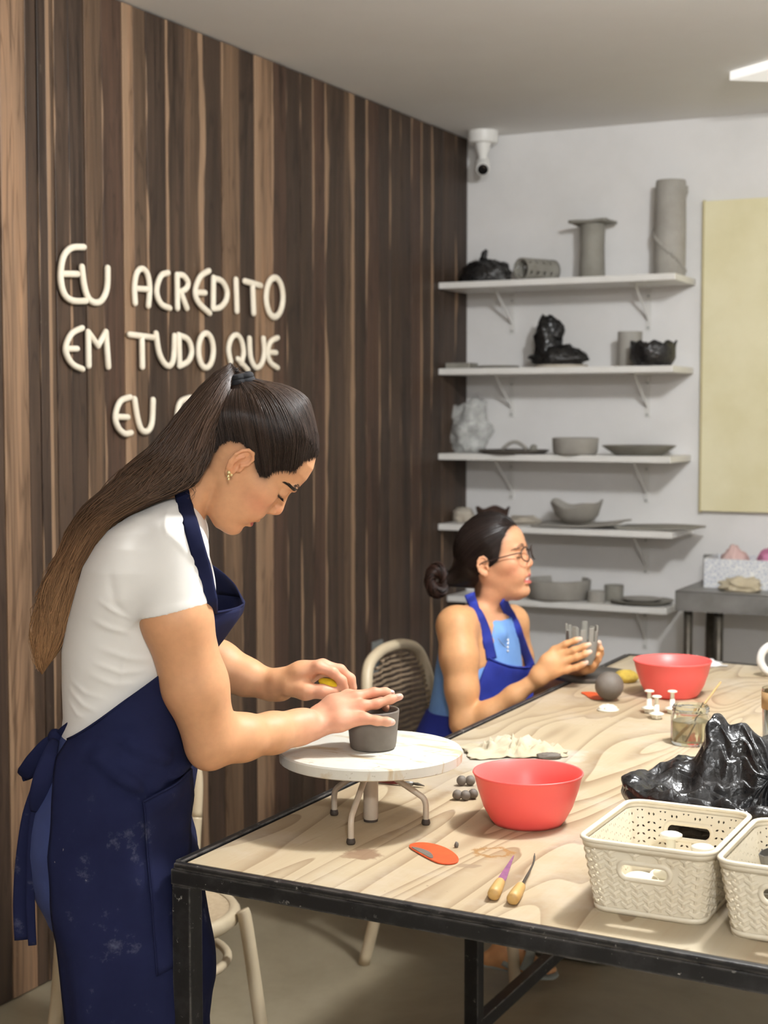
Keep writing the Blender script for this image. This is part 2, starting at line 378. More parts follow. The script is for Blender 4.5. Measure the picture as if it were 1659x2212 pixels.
# ================================================================== work table
TX0, TX1, TY0, TY1 = -1.375, -.17, 1.996, 4.352
TSH = -.042                                                   # the frame is a little out of square
def plywood():
    n = NT('plywood_top'); v = n.coord('Object'); 
    def mp(sc, loc=(0, 0, 0)):
        m = n.n('ShaderNodeMapping'); n.l(v, m.inputs[0]); m.inputs['Scale'].default_value = sc; m.inputs['Location'].default_value = loc; return m.outputs[0]
    big = n.noise(mp((2.5, .36, 1)), 1.6, 2.2, .45, .7)
    sx = n.n('ShaderNodeSeparateXYZ'); n.l(v, sx.inputs[0])
    ph = n.math('ADD', n.math('MULTIPLY', big, 17.0), n.math('MULTIPLY', sx.outputs[0], 6.0))
    fr = n.math('FRACT', ph)
    grain = n.ramp(fr, [(0., (.0, 0, 0, 1)), (.5, (.12, .12, .12, 1)), (.86, (.75, .75, .75, 1)), (.95, (1, 1, 1, 1)), (.985, (.0, .0, .0, 1))])
    fine = n.noise(mp((130, 5, 1)), 1, 5, .6)
    base = n.ramp(n.noise(mp((1.2, .8, 1)), 1.4, 4, .5), [(.3, lin(184, 163, 132)), (.52, lin(192, 175, 145)), (.7, lin(186, 175, 152))])
    amt = n.math('MULTIPLY', grain, n.ramp(n.noise(mp((1.5, 1, 1), (3, 1, 0)), 1.3, 3), [(.3, .42), (.7, .9)]))
    col = n.mix(amt, base, lin(126, 100, 72))
    col = n.mix(n.ramp(fine, [(.45, 0.), (.75, .22)]), col, lin(170, 140, 108))
    # clay film and rubbed-in grey dust patches
    film = n.ramp(n.noise(mp((2.2, 2.2, 1), (7, 0, 0)), 2.2, 6, .65), [(.5, 0.), (.75, .4)])
    col = n.mix(film, col, lin(214, 206, 194))
    spk = n.ramp(n.noise(mp((1, 1, 1), (2, 9, 0)), 60, 3, .6), [(.71, 0.), (.76, .7)])
    col = n.mix(spk, col, lin(140, 118, 96))
    # clay stains with outlines of their own
    def stain(px, py, rx, ry, c, s, ring=False, sc=40, wet=.65):
        nonlocal col
        p = onz(px, py, TH); loc = (p[0]-(TX0+TX1)/2, p[1]-(TY0+TY1)/2-TSH*(TX1-TX0)/2, 0)
        sb = n.n('ShaderNodeVectorMath', _operation='SUBTRACT'); n.l(v, sb.inputs[0]); sb.inputs[1].default_value = (loc[0], loc[1], 0)
        rt = n.n('ShaderNodeVectorRotate', _rotation_type='Z_AXIS'); n.l(sb.outputs[0], rt.inputs['Vector']); rt.inputs['Angle'].default_value = -YAW
        m = n.n('ShaderNodeMapping'); n.l(rt.outputs[0], m.inputs[0]); m.inputs['Scale'].default_value = (1/rx, 1/ry, 0)
        ln = n.n('ShaderNodeVectorMath', _operation='LENGTH'); n.l(m.outputs[0], ln.inputs[0])
        r = n.math('ADD', ln.outputs['Value'], n.math('MULTIPLY', n.math('SUBTRACT', n.noise(v, sc, 5, .65), .5), 1.5))
        f = n.ramp(r, [(.0, .12 if ring else 1.), (.55, .12 if ring else 1.), (.68, 1.), (.82, 1. if ring else .6), (1., 0.)])
        col = n.mix(n.math('MULTIPLY', f, s), col, c)
    stain(1066, 1841, .036, .034, lin(150, 112, 66), .95, True, 60)
    stain(785, 1846, .033, .036, lin(136, 108, 84), .9)
    stain(755, 1850, .02, .012, lin(150, 124, 98), .7)
    stain(1012, 1870, .02, .012, lin(150, 128, 104), .8)
    stain(1110, 1640, .14, .2, lin(208, 204, 196), .55, sc=9)
    stain(1000, 1690, .09, .1, lin(184, 172, 156), .5, sc=14)
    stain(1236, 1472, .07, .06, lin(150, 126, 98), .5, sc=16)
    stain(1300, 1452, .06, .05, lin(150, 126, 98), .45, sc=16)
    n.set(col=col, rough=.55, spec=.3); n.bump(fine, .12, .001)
    return n.m
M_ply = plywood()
def chipped():
    n = NT('chipped_black_paint'); v = n.coord('Object')
    a = n.noise(v, 75, 5, .7); b = n.noise(v, 7, 3, .6)
    f = n.math('MULTIPLY', n.ramp(a, [(.64, 0.), (.66, 1.)]), n.ramp(b, [(.48, .1), (.6, 1.)]))
    col = n.mix(n.ramp(n.noise(v, 18, 6, .7), [(.5, 0.), (.8, .35)]), lin(20, 20, 21), lin(84, 82, 82))
    bv = n.n('ShaderNodeBevel', _samples=4); bv.inputs['Radius'].default_value = .006; ge = n.n('ShaderNodeNewGeometry')
    dt = n.n('ShaderNodeVectorMath', _operation='DOT_PRODUCT'); n.l(bv.outputs[0], dt.inputs[0]); n.l(ge.outputs['True Normal'], dt.inputs[1])
    wear = n.math('MULTIPLY', n.ramp(dt.outputs['Value'], [(.80, 1.), (.97, 0.)]), n.ramp(n.noise(v, 30, 5, .7), [(.40, 0.), (.54, .85)]))
    col = n.mix(wear, col, lin(150, 142, 134)); col = n.mix(f, col, lin(196, 190, 180))
    n.set(col=col, rough=.45); n.bump(a, .12, .001)
    return n.m
M_blk = chipped()
tcx, tcy = (TX0+TX1)/2, (TY0+TY1)/2
tb = thing('work_table', 'long plywood work table on a chipped black steel frame', 'table', (tcx, tcy, 0))
hx, hy = (TX1-TX0)/2, (TY1-TY0)/2
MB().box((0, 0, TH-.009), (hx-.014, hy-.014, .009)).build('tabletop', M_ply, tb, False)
def rail(name, x0, x1, y0, y1, z0, z1, bev=.0025):
    c = ((x0+x1)/2, (y0+y1)/2, (z0+z1)/2); h = ((x1-x0)/2, (y1-y0)/2, (z1-z0)/2)
    b = MB(); n = max(1, int(max(h[0], h[1])/.05)); ax = 0 if h[0] > h[1] else 1
    return MB().box((0, 0, 0), h).build(name, M_blk, tb, False, loc=c, bev=bev)
for sgn in (-1, 1):
    rail('edge_angle', -hx, hx, sgn*hy-.007, sgn*hy+.007, TH-.008, TH+.0025)
    rail('frame_rail', -hx-.006, hx+.006, sgn*(hy-.013)-.0195, sgn*(hy-.013)+.0195, TH-.034, TH-.008)
    rail('edge_angle', sgn*hx-.007, sgn*hx+.007, -hy+.008, hy-.008, TH-.008, TH+.0025)
    rail('frame_rail', sgn*(hx-.013)-.0195, sgn*(hx-.013)+.0195, -hy+.034, hy-.034, TH-.034, TH-.008)
MIDY = onx(1015, 1562, TX0)[1]-tcy
for sx in (-1, 1):
    for yy in (-hy+.013, MIDY, hy-.013):
        rail('leg', sx*(hx-.013)-.018, sx*(hx-.013)+.018, yy-.018, yy+.018, 0, TH-.034)
    rail('stretcher', sx*(hx-.013)-.015, sx*(hx-.013)+.015, MIDY+.02, hy-.033, .08, .115)
rail('stretcher', -hx+.033, hx-.033, MIDY-.015, MIDY+.015, TH-.066, TH-.036)
rail('stretcher', -hx+.033, hx-.033, hy-.028, hy+.002, .08, .115)
for o in tb.children:
    o.location.y += TSH*(o.location.x+hx)
    for vx in o.data.vertices: vx.co.y += TSH*vx.co.x

# ================================================================== steel side table at the back wall
def steel():
    n = NT('brushed_steel'); v = n.coord('Object', (3, 60, 3))
    n.set(col=n.ramp(n.noise(v, 3, 4), [(.3, lin(120, 118, 114)), (.7, lin(158, 156, 152))]), metal=.45, rough=.42); return n.m
M_steel = steel(); M_dsteel = mat('dull_steel_tube', lin(96, 90, 80), .45, lin(70, 64, 56), 20, metal=.6)
SZ = .86; SX0 = -1.565; SY0 = 5.52
t = thing('steel_table', 'stainless steel side table standing against the back wall', 'table', (SX0+.6, (SY0+YB)/2, 0))
hw, hd = .6, (YB-SY0)/2-.005
MB().box((0, 0, SZ-.004), (hw, hd, .004)).build('steel_top', M_steel, t, False, bev=.002)
MB().box((0, -hd+.002, SZ-.04), (hw, .002, .036)).build('front_apron', M_steel, t, False)
MB().box((-hw+.002, 0, SZ-.04), (.002, hd-.005, .036)).build('side_apron', M_steel, t, False)
MB().box((0, hd-.006, SZ+.05), (hw, .004, .05)).build('upstand', M_steel, t, False, bev=.001)
for lx in (-hw+.04, -hw+.155, hw-.05):
    for ly in ((-hd+.04, hd-.05) if lx != -hw+.155 else (-hd+.04,)):
        b = MB(); b.tube([(lx, ly, .012), (lx, ly, SZ-.008)], .017, 12); b.lathe([(0, 0), (.022, 0), (.022, .02), (.018, .024)], 12, (lx, ly, 0))
        b.build('leg', M_dsteel, t)

# ================================================================== chairs (bentwood outline, woven back)
M_chair = mat('beige_chair_plastic', lin(206, 190, 160), .42, lin(196, 178, 148), 8)
def weave():
    n = NT('woven_back'); v = n.coord('Object')
    n.set(col=n.ramp(n.noise(v, 30, 3), [(.3, lin(112, 94, 74)), (.7, lin(142, 122, 98))]), rough=.7); return n.m
M_weave = weave()
M_seat = mat('beige_seat_fabric', lin(206, 186, 154), .7, lin(192, 170, 138), 60, bump=.2, bs=300, bd=.001)
def make_chair(label, loc, rz, tagcol=True):
    """front faces +x; seat at .45"""
    t = thing('bentwood_chair', label, 'chair', loc, rz, 'beige round-seated chairs')
    Z = .455
    def out(a, r):                                     # rounded seat outline
        return r*(1+.04*math.cos(2*a))
    b = MB(); prof = [(.165, -.032), (.196, -.034), (.205, -.026), (.206, -.008), (.198, .002), (.188, .004), (.18, .0)]
    b.lathe([(r, Z+z) for r, z in prof], 40, wob=lambda a, z: .03*math.cos(2*a))
    b.build('seat_rim', M_chair, t)
    MB().lathe([(0, Z-.006), (.1, Z-.008), (.17, Z-.004), (.183, Z-.001), (.183, Z-.02), (0, Z-.022)], 40, wob=lambda a, z: .03*math.cos(2*a)).build('seat_pad', M_seat, t, ang=50)
    for sy in (-1, 1):
        b = MB(); b.tube(crom([(.15, sy*.158, Z+.008), (.158, sy*.165, Z-.03), (.19, sy*.185, .2), (.215, sy*.2, 0)], 5), [.0165]*16, 12, flat=1)
        b.build('front_leg', M_chair, t)
        b = MB(); b.tube(crom([(-.235, sy*.2, 0), (-.195, sy*.182, .2), (-.175, sy*.172, Z), (-.19, sy*.182, .55), (-.2, sy*.19, .6)], 5), .0165, 12)
        b.build('rear_leg', M_chair, t)
    hoop = crom([(-.2, -.19, .6), (-.222, -.2, .72), (-.24, -.165, .815), (-.247, -.09, .848), (-.25, 0, .855), (-.247, .09, .848), (-.24, .165, .815), (-.222, .2, .72), (-.2, .19, .6)], 6)
    MB().tube(hoop, .0165, 12).build('back_hoop', M_chair, t)
    # woven infill: one rib per course
    ribs = D.objects.new('woven_back', None) if False else None
    b = MB(); nr = 22
    for i in range(nr):
        z = .5+.325*i/(nr-1)
        k = max(0, (z-.70)/.14); yw = .176*math.sqrt(max(0, 1-min(1, k)**2.2))+.004 if k > 0 else .176+.0
        x = -.196-.045*(z-.55)/.3
        P = [(x-.02*(1-(j/8)**2)-.004*math.sin(j*1.5+i), yw*j/8, z) for j in range(-8, 9)]
        b.tube(P, .0062, 6, flat=.75)
    b.build('back_weave', M_weave, t)
    ring = [(.176*math.cos(a), .17*math.sin(a), .33+.0*a) for a in np.linspace(0, 2*math.pi, 41)[:-1]]
    MB().tube(ring, .011, 10, closed=True).build('ring_stretcher', M_chair, t)
    if tagcol: MB().box((.208, 0, Z-.018), (.0015, .02, .007)).build('maker_tag', mat('tag_white', lin(226, 226, 226), .5), t, False)
    return t
# ================================================================== pottery and bags on the shelves
def clay_mat(name, c1, c2, rough=.8, s=9): return mat(name, c1, rough, c2, s, .35, .68, bump=.25, bs=40, bd=.003)
M_clay = clay_mat('dry_grey_clay', lin(170, 166, 158), lin(150, 145, 136))
M_clay2 = clay_mat('greenish_grey_clay', lin(150, 147, 138), lin(130, 126, 116))
M_brownclay = clay_mat('brown_clay', lin(74, 52, 40), lin(56, 38, 30))
M_paleclay = clay_mat('pale_clay', lin(196, 188, 174), lin(178, 168, 152))
def bagmat():
    n = NT('black_bin_bag'); v = n.coord('Object')
    a = n.noise(v, 26, 4, .55, .2); r = n.n('ShaderNodeTexVoronoi', _feature='DISTANCE_TO_EDGE'); n.l(v, r.inputs['Vector']); r.inputs['Scale'].default_value = 38
    h = n.math('ADD', a, n.math('MULTIPLY', r.outputs['Distance'], .8))
    n.set(col=n.ramp(n.noise(v, 16, 4), [(.4, lin(20, 20, 22)), (.75, lin(44, 41, 39))]), rough=n.ramp(n.noise(v, 30, 4), [(.35, .22), (.7, .5)]), spec=.6)
    n.bump(h, .6, .010); return n.m
M_bag = bagmat()
def spos(px, sh, fy):
    """point on shelf sh seen in column px; fy 0 at the front edge .. 1 at the wall"""
    z, xr, yf = SH[sh]; yy = yf+(YB-yf)*fy; r = ray(px, 900); return np.array([r[0]*yy/r[1], yy, z])
def solid(name, lab, cat, b, m, loc, rz=0, group=None, **kw):
    o = b.build(name, m, None, kw.pop('smooth', True), loc=loc, **kw); o.rotation_euler = (0, 0, rz); return tag(o, lab, cat, group)
def wobf(seed, amp, f=3.0): return lambda a, z: amp*nz(math.cos(a)*f*.5+seed, math.sin(a)*f*.5, z*30*.2+seed)
def lump(rx, ry, rz_, seed, amp=.35, f=1.6, n=36, ridge=True, floor=-.55):
    b = MB()
    def wb(p):
        v = fbm((p.x*f+seed, p.y*f, p.z*f), 1.0, 4)
        r = 1-abs(fbm((p.x*f*1.7+seed*2, p.y*f*1.7+5, p.z*f*1.7), 1.0, 3))*1.6 if ridge else 0
        return amp*(v*.7+(r-.5)*.35)
    b.ball((0, 0, 0), (rx, ry, rz_), n, wob=wb)
    zf = floor*rz_
    b.v = [(x, y, max(z, zf)-zf) for x, y, z in b.v]
    return b
GB = 'black plastic wrapped bundles on the shelves'
# shelf 1
p = spos(1045, 0, .45); s = mpp(p)
b = lump(60*s, .07, .06, 3, .35)
b.tube(crom([(0, 0, .07), (-.004, 0, .1), (.002, .0, .125), (.012, 0, .135)], 4), [.024]+[.02]*4+[.014]*4+[.009]*3+[.004], 8)
solid('bag_bundle', 'black plastic bundle with a twisted peak on the topmost shelf', 'bag', b, M_bag, p, 0, GB)
# lying cylinder with cut-out slots
p = spos(1158, 0, .5); s = mpp(p); R = .046
t = thing('pierced_cylinder', 'grey clay cylinder with cut slots lying on its side on the topmost shelf', 'vase', p)
ax = np.array([.45, .893, 0]); Lh = .085; b = MB(); nn, nl = 36, 15; side = np.array([-.893, .45, 0])
G = [[ax*(-Lh+2*Lh*i/(nl-1))+R*(math.cos(2*math.pi*k/nn)*side+np.array([0, 0, math.sin(2*math.pi*k/nn)]))+np.array([0, 0, R]) for k in range(nn)] for i in range(nl)]
vs = np.array(G).reshape(-1, 3); fs = []
for i in range(nl-1):
    for k in range(nn):
        if (i % 3 == 1) and (k % 6 in (1, 2)) and 1 <= i < nl-2: continue
        fs.append((i*nn+k, i*nn+(k+1) % nn, (i+1)*nn+(k+1) % nn, (i+1)*nn+k))
o = link('pierced_wall', vs, fs, M_clay2, t); sm = o.modifiers.new('s', 'SOLIDIFY'); sm.thickness = .009; sm.offset = -1
# column with slab
p = spos(1277, 0, .6); s = mpp(p); h = (597-490)*s*1.12; r = 26*s
t = thing('clay_pedestal', 'clay column with a flat square slab on top on the topmost shelf', 'pottery', p)
MB().lathe([(0, 0), (r*1.05, 0), (r, h*.3), (r*.96, h*.6), (r*1.02, h), (0, h)], 28, wob=lambda a, z: .03*nz(a, z*20, 1)+.02*math.cos(2*a)).build('column', M_clay2, t, ang=50)
b = MB(); G = [[((i/8-.5)*2*42*s, (j/6-.5)*.14, h+.0015*math.sin(i*1.1+j)+.002*(i/8-.5)) for j in range(7)] for i in range(9)]
b.grid(G); o = b.build('slab_top', M_clay2, t); sm = o.modifiers.new('s', 'SOLIDIFY'); sm.thickness = .011; sm.offset = 1
# tall studded cylinder
p = spos(1443, 0, .62); s = mpp(p); h = 205*s; r = 33*s
t = thing('studded_cylinder', 'tall grey clay cylinder covered with small studs on the topmost shelf', 'vase', p)
MB().lathe([(0, 0), (r, 0), (r*1.02, h*.5), (r*.97, h*.97), (r*.93, h), (r*.84, h), (r*.83, h*.9), (0, h*.9)], 32, wob=lambda a, z: .015*nz(math.cos(a)*2, math.sin(a)*2, z*8)).build('cylinder_wall', M_clay, t, ang=50)
for k in range(40):
    a = k*2.4; z = h*(.06+.88*((k*.618) % 1)); MB().ball((r*1.0*math.cos(a), r*1.0*math.sin(a), z), .0085, 8).build('stud', M_clay, t)
# shelf 2
p = spos(997, 1, .3); s = mpp(p)
solid('clay_slab', 'thick rectangular grey clay slab against the plank wall', 'slab', MB().box((0, 0, .012), (28*s, .05, .012)), M_clay2, p, .05, smooth=False, bev=.003)
p = spos(1076, 1, .4); s = mpp(p)
solid('clay_disc', 'flat grey clay disc beside the rectangular slab', 'plate', MB().lathe([(0, 0), (44*s, 0), (46*s, .006), (43*s, .012), (36*s, .009), (0, .008)], 32), M_clay2, p, ang=60)
p = spos(1212, 1, .45); s = mpp(p)
solid('round_board', 'round grey board under the tall black plastic bundle', 'board', MB().lathe([(0, 0), (56*s, 0), (57*s, .004), (57*s, .01), (55*s, .012), (0, .012)], 36), M_paleclay, p, ang=40)
p = spos(1200, 1, .45)+np.array([0, 0, .0125]); s = mpp(p)
b = lump(58*s, .075, .05, 11, .4); b.v = [(x+.014, y, z) for x, y, z in b.v]
b2 = lump(28*s, .055, .105, 17, .4, floor=-.9); b.v += [(x-.036, y, z) for x, y, z in b2.v]; o0 = len(b.v)-len(b2.v); b.f += [tuple(i+o0 for i in f) for f in b2.f]
b3 = lump(15*s, .03, .04, 23, .4, floor=-.9); o0 = len(b.v); b.v += [(x+.004, y, z+.095) for x, y, z in b3.v]; b.f += [tuple(i+o0 for i in f) for f in b3.f]
solid('bag_bundle', 'tall black plastic bundle standing on a round board', 'bag', b, M_bag, p, 0, GB)
p = spos(1359, 1, .55); s = mpp(p)
solid('clay_cylinder', 'plain grey clay cylinder beside the black crumpled bowl', 'vase', MB().lathe([(0, 0), (26*s, 0), (25.5*s, .07), (26.5*s, 76*s), (23*s, 76*s), (23*s, .02), (0, .02)], 30, wob=lambda a, z: .02*nz(a, z*9, 3)), M_clay, p, ang=50)
p = spos(1409, 1, .22); s = mpp(p)
b = MB(); b.lathe([(0, 0), (38*s, 0), (47*s, .03), (50*s, .065), (48*s, .09), (44*s, .09), (42*s, .05), (0, .03)], 40, wob=lambda a, z: .09*nz(math.cos(a)*3, math.sin(a)*3, z*50)+.05*nz(math.cos(a)*7, math.sin(a)*7, z*60))
b.v = [(x, y, z+(.008*math.sin(9*math.atan2(y, x)) if z > .07 else 0)) for x, y, z in b.v]
solid('wrapped_bowl', 'bowl wrapped in crumpled black plastic on the second shelf', 'bowl', b, M_bag, p)
# shelf 3
def clearbag():
    n = NT('clear_plastic_bag'); v = n.coord('Object')
    n.set(col=lin(225, 226, 222), rough=.22, alpha=n.ramp(n.noise(v, 18, 4, .6, 1), [(.3, .32), (.7, .72)]), spec=.8); n.bump(n.noise(v, 26, 4, .6, 2), .7, .01); return n.m
p = spos(1012, 2, .62); s = mpp(p); b = lump(46*s, .075, .118, 33, .5, floor=-.75)
solid('clear_bag', 'crumpled clear plastic bag leaning on the plank wall', 'bag', b, clearbag(), p)
p = spos(1110, 2, .35); s = mpp(p)
solid('dark_tray', 'dark oval clay tray carrying small clay pieces', 'tray', MB().lathe([(0, 0), (66*s, 0), (76*s, .012), (77*s, .016), (74*s, .017), (62*s, .006), (0, .006)], 36), clay_mat('wet_dark_clay', lin(104, 98, 90), lin(84, 78, 70)), p, ang=60)
b = MB(); b.tube([(-.05+.1*i/14, 0, .01+.03*math.sin(math.pi*i/14)) for i in range(15)], .013, 10, flat=.6)
solid('clay_arch', 'curved grey clay strip lying on the dark tray', 'clay piece', b, M_clay, p+np.array([0, .01, .0075]), .3)
b = lump(.016, .016, .02, 41, .2); solid('clay_stub', 'small upright clay stub on the dark tray', 'clay piece', b, M_clay2, p+np.array([.085, 0, .008]))
p = spos(1243, 2, .22); s = mpp(p)
solid('straight_bowl', 'straight-sided grey clay bowl on the third shelf', 'bowl', MB().lathe([(0, 0), (44*s, 0), (48*s, .01), (50*s, .066), (46*s, .068), (44*s, .014), (0, .01)], 40, wob=lambda a, z: .015*nz(math.cos(a)*2, math.sin(a)*2, z*9)), M_clay, p, ang=60)
p = spos(1381, 2, .42); s = mpp(p)
solid('shallow_plate', 'wide shallow grey clay dish on the third shelf', 'plate', MB().lathe([(0, 0), (50*s, 0), (78*s, .034), (80*s, .038), (76*s, .039), (48*s, .008), (0, .008)], 40), M_clay2, p, ang=60)
# shelf 4
p = spos(1003, 3, .5); s = mpp(p)
solid('pale_lump', 'pale clay lump beside the brown crumpled bowl', 'clay piece', lump(24*s, .04, .04, 51, .3), M_paleclay, p)
p = spos(1066, 3, .5); s = mpp(p)
b = MB(); b.lathe([(0, 0), (24*s, 0), (32*s, .03), (36*s, .06), (33*s, .062), (28*s, .03), (0, .02)], 40, wob=lambda a, z: .1*nz(math.cos(a)*3, math.sin(a)*3, z*30))
b.v = [(x, y, z+(.007*math.sin(4*math.atan2(y, x)+.5) if z > .05 else 0)) for x, y, z in b.v]
solid('brown_bowl', 'small dark brown bowl with a wavy rim', 'bowl', b, M_brownclay, p, ang=60)
p = spos(1130, 3, .6); s = mpp(p)
solid('crumpled_slab', 'flat pale crumpled clay scrap on the fourth shelf', 'clay piece', lump(36*s, .06, .02, 61, .5), M_paleclay, p)
def sheet(lx, ly, f, th, n=14, mask=None):
    b = MB(); G = [[((i/n-.5)*lx*2, (j/n-.5)*ly*2, f(i/n*2-1, j/n*2-1)) for j in range(n+1)] for i in range(n+1)]
    b.grid(G); z0 = min(v[2] for v in b.v); b.v = [(x, y, z-z0) for x, y, z in b.v]; return b
p = spos(1258, 3, .36); s = mpp(p)
def octo(b, k=.75):
    out = []
    for x, y, z in b.v: out.append((x, y, z))
    return out
b = sheet(92*s, .12, lambda u, v: .016*max(0, u)**2+.004*math.sin(3*v), .006)
o = solid('clay_sheet', 'thin grey clay sheet with a lifted edge under the round bowl', 'slab', b, M_clay, p+np.array([0, 0, .002])); sm = o.modifiers.new('s', 'SOLIDIFY'); sm.thickness = .006; sm.offset = 1
p2 = spos(1247, 3, .42); s = mpp(p2)
b = MB(); b.lathe([(0, 0), (26*s, 0), (46*s, .03), (57*s, .078), (53*s, .08), (42*s, .034), (0, .012)], 40, wob=lambda a, z: .03*nz(math.cos(a)*2, math.sin(a)*2, z*9))
b.v = [(x, y, z+(.012*math.cos(2*math.atan2(y, x))+.006*math.sin(5*math.atan2(y, x)) if z > .07 else 0)) for x, y, z in b.v]
solid('round_bowl', 'deep grey clay bowl with uneven rim on the clay sheet', 'bowl', b, M_clay, p2+np.array([0, 0, .0135]), ang=60)
p = spos(1428, 3, .4); s = mpp(p)
b = sheet(88*s, .09, lambda u, v: .004*math.sin(2*u+v), .005)
o = solid('thin_tray', 'thin grey clay slab jutting past the end of the fourth shelf', 'slab', b, M_clay2, p+np.array([0, 0, .001])); sm = o.modifiers.new('s', 'SOLIDIFY'); sm.thickness = .008; sm.offset = 1
# shelf 5
p = spos(1208, 4, .5); s = mpp(p)
solid('big_bowl', 'large low grey clay bowl behind the seated woman', 'bowl', MB().lathe([(0, 0), (60*s, 0), (68*s, .012), (71*s, .078), (66*s, .082), (64*s, .02), (0, .014)], 44, wob=lambda a, z: .02*nz(math.cos(a)*2, math.sin(a)*2, z*9)), M_clay, p, ang=60)
p = spos(1292, 4, .32); s = mpp(p)
solid('small_cup', 'short grey clay cup between the large bowl and taller cup', 'cup', MB().lathe([(0, 0), (19*s, 0), (20*s, .045), (17.5*s, .046), (17*s, .01), (0, .008)], 28), M_clay, p, ang=60)
p = spos(1330, 4, .62); s = mpp(p)
solid('tall_cup', 'taller grey clay cup behind the short cup', 'cup', MB().lathe([(0, 0), (20*s, 0), (21*s, .065), (18*s, .066), (17*s, .01), (0, .008)], 28), M_clay2, p, ang=60)
p = spos(1392, 4, .5); s = mpp(p)
solid('large_plate', 'wide flat grey clay plate on the lowest shelf', 'plate', MB().lathe([(0, 0), (48*s, 0), (66*s, .012), (68*s, .016), (64*s, .017), (46*s, .007), (0, .007)], 40), M_clay2, p, ang=60)
solid('small_plate', 'smaller clay saucer stacked on the wide flat plate', 'plate', MB().lathe([(0, 0), (30*s, 0), (42*s, .01), (43*s, .013), (40*s, .014), (29*s, .006), (0, .006)], 36), M_clay, p+np.array([0, 0, .0085]), ang=60)

# ------------------------------------------------------------------ things on and near the steel table
bx = onz(1550, 1255, SZ); p = np.array([bx[0]+.165, YB-.17, SZ])
t = thing('white_box', 'white honeycomb patterned box on the steel table', 'box', p)
def honey():
    n = NT('white_box_pattern'); v = n.coord('Object', (75, 75, 75)); r = n.n('ShaderNodeTexVoronoi', _feature='DISTANCE_TO_EDGE'); n.l(v, r.inputs['Vector']); r.inputs['Scale'].default_value = 1
    n.set(col=n.ramp(r.outputs['Distance'], [(.05, lin(240, 240, 238)), (.12, lin(205, 208, 216))]), rough=.6); return n.m
b = MB(); hw, hd, hh = .155, .1, .055
for c, h in (((0, 0, .003), (hw, hd, .003)), ((0, -hd, hh), (hw, .003, hh)), ((0, hd, hh), (hw, .003, hh)), ((-hw, 0, hh), (.003, hd, hh)), ((hw, 0, hh), (.003, hd, hh))): b.box(c, h)
b.build('box_walls', honey(), t, False)
M_pink = mat('pink_cloth', lin(206, 140, 172), .85, lin(188, 108, 150), 7); M_pinkl = mat('pale_pink_cloth', lin(214, 184, 178), .85, lin(204, 168, 166), 7)
solid('pink_cloth', 'bright pink cloth heaped in the white box', 'cloth', lump(.062, .07, .085, 71, .3, floor=-.8), M_pink, p+np.array([.082, 0, .008]))
solid('pale_cloth', 'pale pink cloth heaped in the white box', 'cloth', lump(.055, .07, .078, 73, .3, floor=-.8), M_pinkl, p+np.array([-.068, 0, .008]))
M_rag = mat('cream_rag', lin(208, 196, 170), .9, lin(188, 174, 146), 12, bump=.3, bs=200, bd=.001)
r_ = onz(1600, 1276, SZ)
solid('grey_rag', 'crumpled beige rag in front of the white box', 'rag', lump(.075, .05, .03, 81, .6, 2.2), M_rag, (r_[0], r_[1], SZ+.001))
# tub on the floor behind the table
p = onz(1165, 1560, .0); p = np.array([-2.02, 5.35, 0])
t = thing('grey_tub', 'grey round tub standing below the lowest shelf', 'tub', p)
MB().lathe([(0, 0), (.15, 0), (.19, .28), (.2, .29), (.2, .305), (.185, .305), (.15, .02), (0, .015)], 36).build('tub_wall', mat('grey_green_tub', lin(112, 118, 108), .6, lin(92, 98, 90), 5), t, ang=50)
MB().lathe([(0, .31), (.205, .31), (.208, .318), (.2, .33), (.12, .335), (0, .335)], 36).build('lid', mat('grey_lid', lin(134, 138, 130), .5), t, ang=50)
# ================================================================== things on the work table
Z0 = TH+.0006
def tp(px, py): p = onz(px, py, TH); return np.array([p[0], p[1], Z0])
# banding wheel
def dirty_white():
    n = NT('clay_smeared_white_paint'); v = n.coord('Object')
    c = n.ramp(n.noise(v, 7, 5, .6), [(.35, lin(220, 217, 204)), (.7, lin(204, 202, 192))])
    m = n.n('ShaderNodeMapping'); n.l(v, m.inputs[0]); m.inputs['Scale'].default_value = (7, 26, 7); m.inputs['Rotation'].default_value = (0, 0, .75)
    s = n.ramp(n.noise(m.outputs[0], 1.1, 5, .6, .6), [(.54, 0.), (.62, .8)])
    c = n.mix(s, c, lin(190, 168, 128))
    sp = n.ramp(n.noise(v, 60, 3, .6), [(.66, 0.), (.72, .7)])
    c = n.mix(sp, c, lin(150, 136, 110))
    n.set(col=c, rough=.55); n.bump(n.noise(v, 40, 4), .15, .001); return n.m
TTP = np.array([-1.211, 2.360, Z0])
M_wheelleg = mat('beige_enamel', lin(196, 182, 164), .35, lin(182, 166, 146), 15)
M_rubber = mat('brown_rubber_foot', lin(64, 54, 46), .7)
t = thing('banding_wheel', 'white round banding wheel on bent beige legs', 'turntable', TTP)
DT = .93-Z0; DR = .1615
dk = MB().lathe([(0, DT-.021), (DR-.004, DT-.021), (DR-.001, DT-.019), (DR, DT-.003), (DR-.002, DT), (DR-.004, DT-.0005), (DR-.006, DT), (0, DT)], 72).build('wheel_head', dirty_white(), t, ang=35)
MB().lathe([(0, .004), (.012, .004), (.0132, .007), (.0132, DT-.021), (0, DT-.021)], 28).build('post', M_wheelleg, t, ang=40)
MB().lathe([(0, 0), (.0125, 0), (.0125, .004), (0, .004)], 24).build('post_base', M_rubber, t, ang=40)
